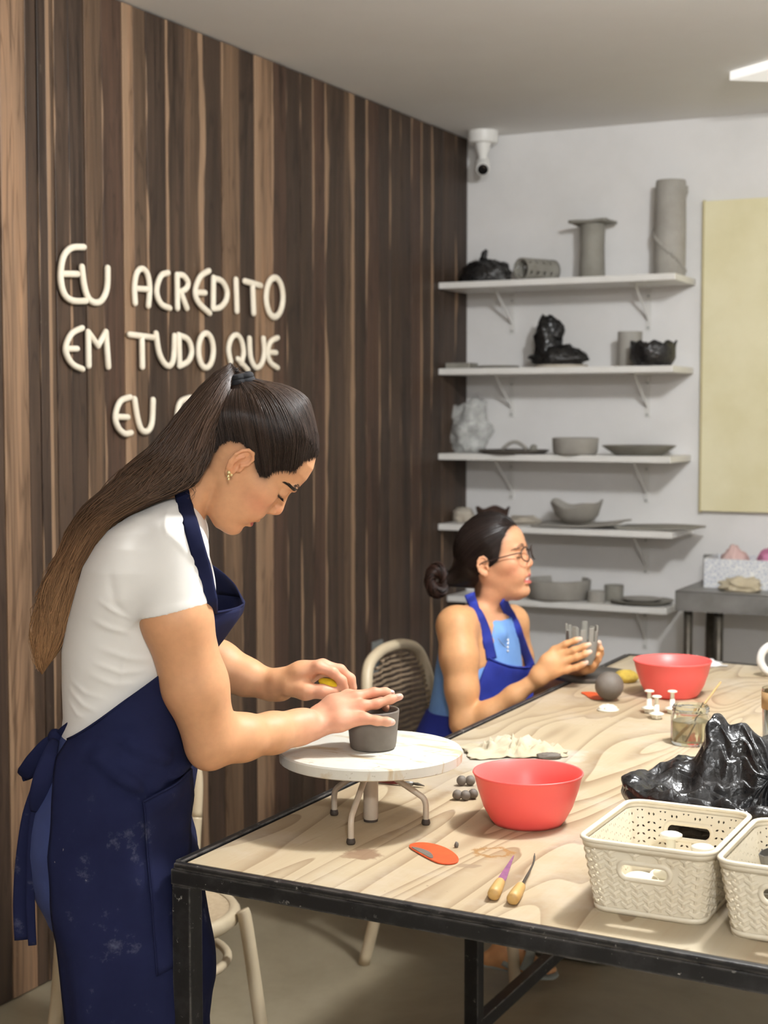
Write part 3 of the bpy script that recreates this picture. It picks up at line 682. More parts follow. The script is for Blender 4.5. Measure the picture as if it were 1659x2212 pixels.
for (px, py) in ((722, 1761), (758, 1824), (920, 1782)):
    f = tp(px, py)-TTP; f[2] = 0; d = f/np.linalg.norm(f); Lr = np.linalg.norm(f)
    P = [d*.009+np.array([0, 0, .100]), d*(Lr*.3)+np.array([0, 0, .087]), d*(Lr*.6)+np.array([0, 0, .069]), d*(Lr*.86)+np.array([0, 0, .0535]), d*(Lr*.955)+np.array([0, 0, .0465]), d*(Lr*.995)+np.array([0, 0, .037]), d*Lr+np.array([0, 0, .025]), d*Lr+np.array([0, 0, .008])]
    lg = MB().tube(crom(P, 5), .0053, 12).build('leg', M_wheelleg, t)
    c = d*Lr; MB().lathe([(0, 0), (.0065, 0), (.0078, .003), (.007, .008), (.0055, .010)], 16, (c[0], c[1], 0)).build('rubber_foot', M_rubber, lg)
# clay cup on the wheel
M_wet = mat('damp_grey_clay', lin(116, 107, 98), .62, lin(98, 90, 80), 14, bump=.12, bs=90, bd=.0015)
CUPC = c2w(Cp(806, 1603, 2.655)); CUP = np.array([CUPC[0], CUPC[1], .9306])
cs = 2.655/F
cup_prof = [(0, 0), (46*cs, 0), (49.5*cs, .003), (51.5*cs, .012), (54*cs, .035), (57.5*cs, .066), (57*cs, .0685), (54*cs, .0685), (52.5*cs, .064), (48*cs, .02), (42*cs, .008), (0, .007)]
solid('clay_cup', 'damp grey clay cup being shaped on the banding wheel', 'cup', MB().lathe(cup_prof, 56, wob=lambda a, z: .012*nz(math.cos(a)*1.5, math.sin(a)*1.5, z*12)), M_wet, CUP)
# red bowls
def redm():
    n = NT('red_plastic'); v = n.coord('Object')
    n.set(col=n.ramp(n.noise(v, 5, 3), [(.3, lin(246, 108, 102)), (.7, lin(242, 98, 94))]), rough=.38, sss=.08); return n.m
M_red = redm()
bp = [(0, .004), (.054, .004), (.056, 0), (.0605, 0), (.066, .007), (.0785, .03), (.0885, .06), (.0945, .084), (.0975, .0885), (.0965, .0905), (.0935, .089), (.085, .058), (.0745, .026), (.062, .01), (.05, .0065), (0, .0065)]
o = solid('red_bowl', 'red plastic bowl beside the clay beads on the table', 'bowl', MB().lathe(bp, 72), M_red, tp(1140, 1776), 0, 'red plastic bowls'); B1 = np.array(o.location)
for k in range(16):
    a = random.uniform(0, 6.28); q = random.uniform(.3, .95); r = .06+.034*q+.0005; z = .012+.075*q
    MB().ball((r*.96*math.cos(a), r*.96*math.sin(a), z), random.uniform(.0008, .0022), 6).build('clay_splash', M_wet, o)
solid('red_bowl', 'red plastic bowl beside the clay ball and far table edge', 'bowl', MB().lathe([(r*1.02, z*1.02) for r, z in bp], 64), M_red, tp(1452, 1503), 0, 'red plastic bowls')
# small clay beads
for k, (px, py) in enumerate(((997, 1697), (1016, 1697), (988, 1728), (1005, 1729), (1022, 1726))):
    r = 11.2*mpp(tp(px, py)); solid('clay_bead', 'small grey clay bead in the pair lying beside the red bowl' if k < 2 else 'small grey clay bead in the row of three beside the red bowl', 'bead', MB().ball((0, 0, r*.96), r, 16, wob=lambda p: .05*nz(p.x*2+k, p.y*2, p.z*2)), M_wet, tp(px, py), 0, 'small clay beads by the red bowl')
# cloth
def rag(lx, ly, h, seed, n=44):
    b = MB(); G = []
    for i in range(n+1):
        row = []
        for j in range(n+1):
            u, v = i/n*2-1, j/n*2-1; r = math.hypot(u, v); s = min(1, 1/max(r, 1e-6)) if r > 1 else 1
            edge = max(0, 1-r**2.2)
            x = u*lx*(.85+.3*nz(u*2+seed, v*2, 1)); y = v*ly*(.85+.3*nz(u*2, v*2+seed, 2))
            n1, n2 = nz(u*1.7+seed, v*1.7, 1), nz(u*2.2, v*2.2+seed, 6)
            z = h*(edge*.75+.10)*(.18+.62*(1-abs(math.sin(5.5*u+2.5*v+5*n1)))+.4*(1-abs(math.sin(3.2*u-6*v+5*n2)))*.8)
            row.append((x, y, max(.001, z)))
        G.append(row)
    return b.grid(G)
o = solid('cloth_rag', 'crumpled cream rag lying behind the red bowl', 'rag', rag(.12, .075, .042, 4), M_rag, tp(1108, 1625), YAW+.1); sm = o.modifiers.new('s', 'SOLIDIFY'); sm.thickness = .0015; sm.offset = 1
b = lump(.026, .013, .008, 91, .25); solid('clay_scrap', 'dark flat clay scrap at the edge of the cream rag', 'clay piece', b, M_wet, tp(1186, 1639), YAW)
# paint brush behind the wheel
a_, c_ = tp(815, 1692), tp(917, 1702); dv = c_-a_; L = np.linalg.norm(dv); dv /= L
t = thing('paint_brush', 'slim paint brush with dark red handle lying behind the wheel', 'brush', a_)
up = np.array([0, 0, .0055])
MB().tube([up-dv*.06, up-dv*.03, up+dv*L*.3, up+dv*L*.55], [.0025, .0042, .005, .0036], 10).build('handle', mat('dark_red_lacquer', lin(110, 34, 36), .3), t)
MB().tube([up+dv*L*.54, up+dv*L*.76], [.0037, .0042], 10).build('ferrule', M_steel, t)
MB().tube([up+dv*L*.75, up+dv*L*.85, up*.6+dv*L*1.0], [.0036, .005, .0012], 10, flat=.6).build('bristles', mat('dirty_bristle', lin(70, 62, 52), .8), t)
# orange ribs
def kidney(px0, px1, lab, lift=0, sc=1):
    """a flat kidney scraper traced between two table points"""
    a_, c_ = px0, px1; ce = (a_+c_)/2; d = c_-a_; L = np.linalg.norm(d); ang = math.atan2(d[1], d[0])
    pts = [(-.5, .02), (-.44, .2), (-.25, .33), (0, .36), (.25, .33), (.42, .2), (.5, .0), (.44, -.14), (.3, -.2), (.1, -.17), (-.1, -.12), (-.3, -.09), (-.44, -.07)]
    P = crom([(x*L, y*L*sc, 0) for x, y in pts], 4, True)
    o = solid('orange_rib', lab, 'scraper', MB().prism([(p[0], p[1]) for p in P], 0, .0025), mat('orange_rubber', lin(222, 92, 44), .5, lin(206, 80, 38), 30), (ce[0], ce[1], Z0+lift), ang, smooth=False, bev=.0008)
    return o
M_orange = mat('orange_rubber', lin(222, 92, 44), .5, lin(206, 80, 38), 30)
def traced(name, lab, cat, pts, th, m):
    P = [tp(*q) for q in pts]; ce = sum(P)/len(P); P = crom([p-ce for p in P], 3, True)
    return solid(name, lab, cat, MB().prism([(p[0], p[1]) for p in P], 0, th), m, (ce[0], ce[1], Z0), smooth=False, bev=.0006), ce
kr, kc = traced('orange_rib', 'orange half-moon scraper with a clay-smeared edge beside the knives', 'scraper', [(884, 1832), (892, 1825), (915, 1823), (945, 1828), (970, 1838), (986, 1850), (991, 1860), (984, 1867), (965, 1869), (945, 1866), (925, 1857), (905, 1846)][::-1], .0025, M_orange)
P = [tp(*q)-kc for q in [(889, 1834), (908, 1837), (928, 1845), (936, 1855), (930, 1858), (912, 1848), (897, 1840)][::-1]]
MB().prism([(p[0], p[1]) for p in crom(P, 3, True)], .0026, .0033).build('clay_smear', M_wet, kr, False)
kidney(tp(1258, 1497), tp(1300, 1512), 'orange scraper tucked under the clay ball')
# clay ball and scraps
r = 31*mpp(tp(1313, 1512)); solid('clay_ball', 'grey clay ball the size of an orange', 'clay', MB().ball((0, 0, r*.97), r, 32, wob=lambda p: .035*nz(p.x*2, p.y*2, p.z*2)), M_wet, tp(1316, 1514)+np.array([0, 0, .003]))
solid('clay_crumb', 'tiny upright clay crumb beside the orange scraper', 'clay piece', lump(.0035, .0035, .006, 5, .3, n=12), M_wet, tp(986, 1831))
# sponge by the bowl
M_sponge = mat('olive_sponge', lin(196, 168, 72), .9, lin(170, 144, 60), 40, bump=.5, bs=250, bd=.002)
solid('sponge', 'yellow-olive sponge between the clay ball and red bowl', 'sponge', lump(.035, .026, .02, 61, .16, 1.2, ridge=False, floor=-.7), M_sponge, tp(1352, 1474), YAW)
# white flower cutter and plunger cutters
M_ivory = mat('ivory_plastic', lin(240, 234, 216), .35)
b = MB()
for k in range(5):
    a = k*2*math.pi/5; b.ball((.013*math.cos(a), .013*math.sin(a), .006), (.011, .011, .007), 12)
b.lathe([(0, 0), (.026, 0), (.027, .003), (.02, .006), (0, .007)], 24); b.ball((0, 0, .008), .008, 12)
solid('flower_press', 'white flower-shaped plastic press in front of the clay ball', 'cutter', b, M_ivory, tp(1313, 1535))
def plunger(loc, lab, s=1., tilt=None, group='white plunger cutters'):
    t = thing('plunger_cutter', lab, 'cutter', loc, 0, group)
    MB().lathe([(0, .010*s), (.0175*s, .010*s), (.018*s, .0125*s), (.010*s, .0155*s), (.0065*s, .017*s), (.006*s, .034*s), (0, .034*s)], 24).build('flange', M_ivory, t)
    MB().lathe([(0, 0), (.0105*s, 0), (.0115*s, .010*s), (0, .0105*s)], 20, wob=lambda a, z: .12*math.cos(5*a)).build('cutting_edge', M_ivory, t)
    MB().lathe([(0, .034*s), (.0048*s, .034*s), (.0048*s, .049*s), (.0115*s, .051*s), (.0118*s, .0535*s), (.009*s, .055*s), (0, .0555*s)], 20).build('button', M_ivory, t)
    if tilt: t.rotation_euler = tilt
    return t
for px, py, lb in ((1402, 1540, 'white plunger cutter on the table standing nearest the flower press'), (1418, 1553, 'white plunger cutter on the table between the other two'), (1452, 1541, 'white plunger cutter on the table standing nearest the water jar')):
    plunger(tp(px, py), lb)
# glass jar with a stick
def glassm(name, c=(1, 1, 1, 1), rough=.02):
    n = NT(name); n.set(col=c, rough=rough, trans=1.0, ior=1.45); return n.m
M_glass = glassm('jar_glass', lin(244, 244, 236), .04)
JP = tp(1491, 1606)
t = thing('glass_jar', 'glass jar of cloudy water holding a wooden stick', 'jar', JP)
jr = .0425
MB().lathe([(0, 0), (jr-.003, 0), (jr, .004), (jr, .058), (jr-.004, .066), (jr-.004, .07), (jr-.002, .072), (jr-.004, .075), (jr-.002, .078), (jr-.005, .084), (jr-.008, .084), (jr-.0075, .066), (jr-.0035, .057), (jr-.0035, .007), (0, .006)], 40).build('jar_glass', M_glass, t, ang=50)
wt = NT('cloudy_water'); wt.set(col=lin(226, 214, 186), rough=.1, trans=.75, ior=1.33); MB().lathe([(0, .0065), (jr-.004, .0075), (jr-.004, .05), (0, .05)], 36).build('cloudy_water', wt.m, t, ang=40)
e_ = c2w(Cp(1557, 1473, depth(JP)+.05)); q = e_-JP
solid('wooden_stick', 'thin wooden stick leaning in the glass jar', 'stick', MB().tube([(-.025, -.01, .008), (q[0], q[1], q[2])], [.0028, .0022], 8), mat('stick_wood', lin(186, 150, 96), .6), JP)
q2 = np.array([.03, -.012, .094]); solid('needle_tool', 'thin dark metal rod leaning in the glass jar', 'tool', MB().tube([(-.01, .012, .008), (q2[0], q2[1]+.0, q2[2])], .0013, 6), M_dsteel, JP)
# white paper behind the far bowl
o = solid('white_tissue', 'white crumpled tissue behind the far red bowl', 'tissue', rag(.09, .05, .03, 9, 26), mat('white_tissue', lin(238, 236, 234), .9), tp(1505, 1437), YAW+.1); sm = o.modifiers.new('s', 'SOLIDIFY'); sm.thickness = .001; sm.offset = 1
# white tape ring and tall glass at the frame's right border
p = tp(1672, 1462)
b = MB(); R_ = .038
b.tube([(R_*math.cos(a), 0, .04+R_*math.sin(a)) for a in np.linspace(0, 2*math.pi, 33)[:-1]], .011, 10, closed=True, flat=.35, up=(0, 1, 0))
b.v = [(x, y*3.0, z) for x, y, z in b.v]; zmin = min(v[2] for v in b.v); b.v = [(x, y, z-zmin) for x, y, z in b.v]
solid('tape_roll', 'white roll standing upright near the far table edge', 'roll', b, M_wplastic, p, .5)
p = tp(1688, 1630); t = thing('tall_glass', 'tall clear glass tumbler with a brown band', 'glass', p)
MB().lathe([(0, 0), (.036, 0), (.039, .004), (.042, .14), (.0395, .14), (.0365, .008), (0, .007)], 36).build('glass_wall', M_glass, t, ang=50)
MB().lathe([(.0424, .098), (.0428, .098), (.0432, .134), (.0427, .134)], 36).build('paper_band', mat('brown_band', lin(176, 140, 96), .7), t)

# ------------------------------------------------------------------ black bag of clay
BC = np.array([-.572, 2.625, Z0])
def bag():
    b = MB(); n, m = 200, 110; G = []
    for k in range(n):
        a = 2*math.pi*k/n; row = []; ca, sa = math.cos(a), math.sin(a)
        for i in range(m+1):
            q = i/m
            # radial profile: skirt on the table, rolled rim, then inner hollow
            if q < .34:
                f = q/.34; r = .90+.12*math.sin(f*math.pi*.62); z = .070*f**.85
            elif q < .55:
                f = (q-.34)/.21; r = 1.012-.17*f; z = .070+.012*math.sin(f*math.pi)
            else:
                f = (q-.55)/.45; r = .842*(1-f); z = .070-.040*math.sin(f*math.pi/2)
            x, y = .248*r*ca, .195*r*sa
            wr = nz(ca*1.6+q*1.5, sa*1.6, q*3)*.02+nz(ca*5, sa*5, q*5)*.007
            pleat = .5-abs(math.sin(a*9+2.5*nz(ca*2, sa*2, 4)+q*2))                 # folds gathered towards the middle
            band = math.sin(q*40+5*nz(ca*1.5, sa*1.5, 0)+2*nz(ca*6, sa*6, 3))       # stacked folds round the skirt
            rr = 1+wr*1.8+(.010*band if q < .36 else 0)+.006*pleat; x *= rr; y *= rr
            z = max(0., z+(wr*.8 if q > .1 else 0)+(.010*pleat*min(1, (q-.34)*8) if q > .34 else 0))
            def hump(cx, cy, wx, wy, h, e=4): return h*math.exp(-abs((x-cx)/wx)**e-abs((y-cy)/wy)**2.4)
            if q > .33:
                tall = hump(-.052, .055, .074, .062, .118, 7); hh = tall+hump(-.145, .06, .045, .05, .04)+hump(.10, .0, .06, .09, .05)-hump(-.04, -.06, .10, .045, .035)
                z = max(.012, z+hh*(1+.10*nz(x*14, y*14, 2)))
                fw = min(1, tall/.05); s_ = math.sin((x+.35*y)*115+4*nz(x*9, y*9, 1))   # upright pleats of the pulled-up flap
                y += fw*.007*s_; z += fw*.006*s_+(.35-abs(nz(x*22, y*22, 5)))*.012
                x += fw*.012*nz(y*18, z*18, 3)
            row.append((x, y, z))
        G.append(row)
    b.grid(G, closeu=True); return b
solid('clay_bag', 'open black plastic bag slumped around a block of clay', 'bag', bag(), M_bag, BC, .1)

# ------------------------------------------------------------------ knives
def knife(px0, px1, hw, lab, blade):
    a_, c_ = tp(*px0), tp(*px1); d = c_-a_; L = np.linalg.norm(d); ang = math.atan2(d[1], d[0])
    t = thing('clay_tool', lab, 'tool', a_, ang, 'wood-handled clay tools')
    hl = .062; r = hw
    MB().lathe([(0, 0), (r*.7, 0), (r, .003), (r*1.02, .02), (r*.92, .045), (r*.8, hl), (0, hl)], 16).build('handle', mat('boxwood', lin(206, 168, 104), .5, lin(188, 146, 84), 20, stretch=(1, 1, .1)), t, ang=50)
    h = t.children[0]; h.rotation_euler = (0, math.pi/2, 0); h.location = (0, 0, r*1.02)
    f = MB().tube([(hl-.002, 0, r), (hl+.006, 0, r)], [r*.62, r*.5], 12).build('ferrule', M_steel, t)
    if blade == 'knife':
        P = [(hl, -.005), (hl+.02, -.0068), (L, -.0005), (L+.001, .001), (hl+.02, .0065), (hl, .0045)]
        MB().prism(P, r-.0006, r+.0006).build('blade', mat('mauve_blade', lin(150, 96, 132), .4, lin(120, 82, 116), 60), t, False)
    else:
        MB().tube(crom([(hl, 0, r), (hl+.02, 0, r), (L*.85, .001, r+.004), (L, .004, r+.012)], 5), [.0022]*8+[.0016]*6+[.0008]*2, 8).build('blade', M_dsteel, t)
    return t
knife((1066, 1948), (1110, 1862), .0095, 'wood-handled clay knife with a mauve blade', 'knife')
knife((1107, 1958), (1160, 1874), .0095, 'wood-handled tool with a thin dark curved needle', 'needle')

# ------------------------------------------------------------------ woven-look plastic baskets
M_basket = mat('cream_basket_plastic', lin(236, 226, 204), .45, lin(226, 212, 186), 10, .45, .8)
HB, RX, RY, RC = .108, .096, .123, .026
def rrect(s, hx, hy, rc):
    """point and outward normal at arc-length fraction s of a rounded rectangle"""
    seg = [('l', 2*(hx-rc)), ('a', math.pi*rc/2), ('l', 2*(hy-rc)), ('a', math.pi*rc/2)]*2; tot = sum(q[1] for q in seg); d = (s % 1)*tot
    cs = [(hx-rc, -(hy-rc)), (hx-rc, hy-rc), (-(hx-rc), hy-rc), (-(hx-rc), -(hy-rc))]
    for k, (ty, L) in enumerate(seg):
        if d <= L+1e-12:
            side = k//2; ang = -math.pi/2+side*math.pi/2
            if ty == 'l':
                nx, ny = math.cos(ang), math.sin(ang); tx, ty2 = -ny, nx
                c = cs[side]; st = (c[0]+nx*rc-tx*L, c[1]+ny*rc-ty2*L)
                return (st[0]+tx*d, st[1]+ty2*d), (nx, ny)
            a = ang+d/rc; c = cs[side]; return (c[0]+rc*math.cos(a), c[1]+rc*math.sin(a)), (math.cos(a), math.sin(a))
        d -= L
    return (0, 0), (1, 0)
PER = 4*(RX-RC)+4*(RY-RC)+2*math.pi*RC
def bpt(s, tz, off=0.0):
    """s in metres along the rim perimeter, tz 0..1 height"""
    k = .84+.16*tz; (x, y), n = rrect(s/PER, RX, RY, RC); return np.array([x*k+n[0]*off, y*k+n[1]*off, tz*HB])
FR = (RX-RC); fc = FR                                    # arc length of the front side's middle; back side's middle:
bc = 2*FR+math.pi*RC/2+2*(RY-RC)+math.pi*RC/2+FR
def in_handle(s, tz, g=0.0):
    for c in (fc, bc):
        dx = abs((s-c+PER/2) % PER-PER/2); dz = abs(tz-.64)*HB; hx_, rz_ = .027+g*0, .0115+g
        q = max(0, dx-hx_); 
        if math.hypot(q, dz) < rz_: return True
    return False
def make_basket(lab, loc, rz):
    t = thing('storage_basket', lab, 'basket', loc, rz, 'cream lattice storage baskets')
    # lattice wall: triangles with regular triangular gaps
    ns = 220; st = PER/ns; rows = 32; vs = []; fs = []; cwh = PER/44; dzm = .80*HB/7
    for j in range(rows+1):
        for i in range(ns):
            vs.append(bpt((i+(.5 if j % 2 else 0))*st, .05+.87*j/rows))
    def gap(sc_, tz):
        ci = round(sc_/cwh); zz = (tz-.12)*HB-(.5*dzm if ci % 2 else 0)
        r_i = round((zz+.0030)/dzm); ds_, dz_ = abs(sc_-ci*cwh), zz-r_i*dzm
        return abs(ds_-.0048) < .0013 and abs(dz_+.0028) < .0014 and .12 < tz < .9 and bc-FR-.02 < sc_
    for j in range(rows):
        for i in range(ns):
            i2 = (i+1) % ns; a_, b_, c_, d_ = j*ns+i, j*ns+i2, (j+1)*ns+i, (j+1)*ns+i2
            tris = [((a_, b_, c_), True), ((b_, d_, c_), False)] if j % 2 == 0 else [((a_, b_, d_), True), ((a_, d_, c_), False)]
            for tr, upw in tris:
                sc_ = (i+(.5 if upw == (j % 2 == 0) else 1.0))*st; tz = .05+.87*(j+(.33 if upw else .67))/rows
                if in_handle(sc_, tz) or gap(sc_, tz): continue
                fs.append(tr)
    o = link('lattice_wall', vs, fs, M_basket, t, False); sm = o.modifiers.new('s', 'SOLIDIFY'); sm.thickness = .0016; sm.offset = -1
    # moulded Y pattern on the outside
    b = MB(); nc = 22; cw = PER/nc; nr = 7
    def arm(s0, z0, s1, z1, w):
        L = math.hypot(s1-s0, (z1-z0)*HB); ds, dz = (s1-s0)/L, (z1-z0)*HB/L; ps, pz = -dz*w, ds*w
        pr = [(s0+ps, z0+pz/HB), (s0-ps, z0-pz/HB), (s1-ps, z1-pz/HB), (s1+ps, z1+pz/HB)]
        pi = [(s0+ps*.65, z0+pz/HB*.65), (s0-ps*.65, z0-pz/HB*.65), (s1-ps*.65, z1-pz/HB*.65), (s1+ps*.65, z1+pz/HB*.65)]
        v = [bpt(s_, z_, .0002) for s_, z_ in pr]+[bpt(s_, z_, 0.0036 if k_ < 2 else .0014) for k_, (s_, z_) in enumerate(pi)]
        b.add(v, [(4, 5, 6, 7), (0, 1, 5, 4), (1, 2, 6, 5), (2, 3, 7, 6), (3, 0, 4, 7)])
    for r_i in range(nr):
        for c_i in range(nc):
            for half in (0, 1):
                s0 = (c_i+.5*half)*cw; z0 = .12+.80*(r_i+.5*half)/nr
                if in_handle(s0, z0, .008) or z0 > .9: continue
                dz = .80/nr
                arm(s0, z0, s0, z0-dz*.56, .0029); arm(s0, z0, s0-cw*.25, z0+dz*.38, .0029); arm(s0, z0, s0+cw*.25, z0+dz*.38, .0029)
    b.build('moulded_pattern', M_basket, t, False)
    N = 120
    b = MB(); b.tube([bpt(i*PER/N, 1.0, .001) for i in range(N)], .0042, 10, closed=True, flat=.8, up=(0, 0, 1)); b.build('rim', M_basket, t)
    G = [[bpt(i*PER/N, tz, .0008) for i in range(N)] for tz in (.9, 1.0)]; b = MB(); b.grid(G, closev=True); o = b.build('rim_band', M_basket, t); sm = o.modifiers.new('s', 'SOLIDIFY'); sm.thickness = .002; sm.offset = -1
    G = [[bpt(i*PER/N, tz, .0008) for i in range(N)] for tz in (.012, .085)]; b = MB(); b.grid(G, closev=True); o = b.build('base_band', M_basket, t); sm = o.modifiers.new('s', 'SOLIDIFY'); sm.thickness = .002; sm.offset = -1
    b = MB(); b.add([bpt(i*PER/N, .014, 0) for i in range(N)]+[bpt(i*PER/N, .0, -.003) for i in range(N)], [tuple(range(N)), tuple(range(2*N-1, N-1, -1))]+[(i, N+i, N+(i+1) % N, (i+1) % N) for i in range(N)]); b.build('base', M_basket, t, False)
    for c in (fc, bc):
        P = []
        for k in range(40):
            a = 2*math.pi*k/40; cx = .027*(1 if math.cos(a) > 0 else -1) if abs(math.cos(a)) > 1e-6 else 0
            P.append(bpt(c+cx+.0125*math.cos(a), .64+.0125*math.sin(a)/HB, .0))
        b = MB(); nrm = np.array([0, -1 if c == fc else 1, 0]); b.tube(P, .0042, 8, closed=True, flat=.75, up=nrm); b.build('handle_rim', M_basket, t)
    return t
BK1 = np.array([-.6235, 2.178, Z0]); BK2 = np.array([-.4180, 2.158, Z0])
make_basket('cream lattice basket holding white plunger cutters', BK1, 0)
make_basket('cream lattice basket holding grey metal cutters', BK2, 0)
fl = Z0+.003
def disc(lab, loc, r, tilt):
    o = solid('cutter_disc', lab, 'cutter', MB().lathe([(0, 0), (r, 0), (r, .004), (r*.9, .006), (r*.3, .009), (0, .009)], 28), M_ivory, loc, 0, 'white cutters in the basket', ang=50); o.rotation_euler = tilt; return o
plunger(BK1+np.array([-.005, .035, .0085]), 'tall white plunger cutter standing in the middle of the basket', 1.45, None, 'white cutters in the basket')
plunger(BK1+np.array([.055, -.01, .0085]), 'tall white plunger cutter standing against the basket side next to the tin cutters', 1.45, None, 'white cutters in the basket')
for k, (dx, dy, dz, r, tl) in enumerate(((.028, .012, .03, .024, (.15, .1, 0)), (.02, -.05, .02, .026, (-.2, .1, 0)), (-.03, -.045, .014, .03, (.25, -.2, 0)), (-.045, .02, .012, .026, (.1, .15, 0)), (.0, -.02, .006, .03, (0, 0.05, 0)), (-.02, .075, .008, .028, (.1, 0, 0)))):
    disc('round white plastic cutter lying in the basket', BK1+np.array([dx, dy, dz]), r, tl)
M_tin = mat('grey_tin', lin(150, 148, 144), .35, lin(120, 116, 112), 20, metal=.7)
for k in range(10):
    random.seed(40+k); hx_ = random.uniform(.018, .027); hz = .024; b = MB(); nsd = random.choice((4, 5, 6, 8)); P = [(hx_*math.cos(2*math.pi*i/nsd+.3), hx_*math.sin(2*math.pi*i/nsd+.3)) for i in range(nsd)]
    for i in range(nsd):
        a_, c_ = P[i], P[(i+1) % nsd]; b.add([(a_[0], a_[1], 0), (c_[0], c_[1], 0), (c_[0], c_[1], hz), (a_[0], a_[1], hz)], [(0, 1, 2, 3)])
    o = solid('tin_cutter', 'bent grey tin cutter heaped in the basket', 'cutter', b, M_tin, BK2+np.array([(-.045, .03, -.02, .04, 0, -.05, .03, -.02, .02, -.045)[k], (-.07, -.045, -.02, .0, .03, .06, .07, -.055, -.01, .01)[k], (.014, .018, .014, .014, .016, .016, .02, .060, .066, .070)[k]]), random.uniform(0, 3), 'grey tin cutters in the basket', smooth=False)
    sm = o.modifiers.new('s', 'SOLIDIFY'); sm.thickness = .0012; o.rotation_euler = (random.uniform(-.7, .7), random.uniform(-.7, .7), random.uniform(0, 3))
random.seed(99)
# chairs
chA = make_chair('beige chair behind the standing woman by the plank wall', (0, 0, 0), 0)
chB = make_chair('beige chair the seated woman sits on', (0, 0, 0), 0)
chB.location = (-1.665, 3.86, 0); chB.rotation_euler = (0, 0, .0)
pa = c2w(Cp(336, 1960, 3.33)); chA.location = (pa[0], pa[1], 0); chA.rotation_euler = (0, 0, -.58); chA.scale = (.93, .93, .93)
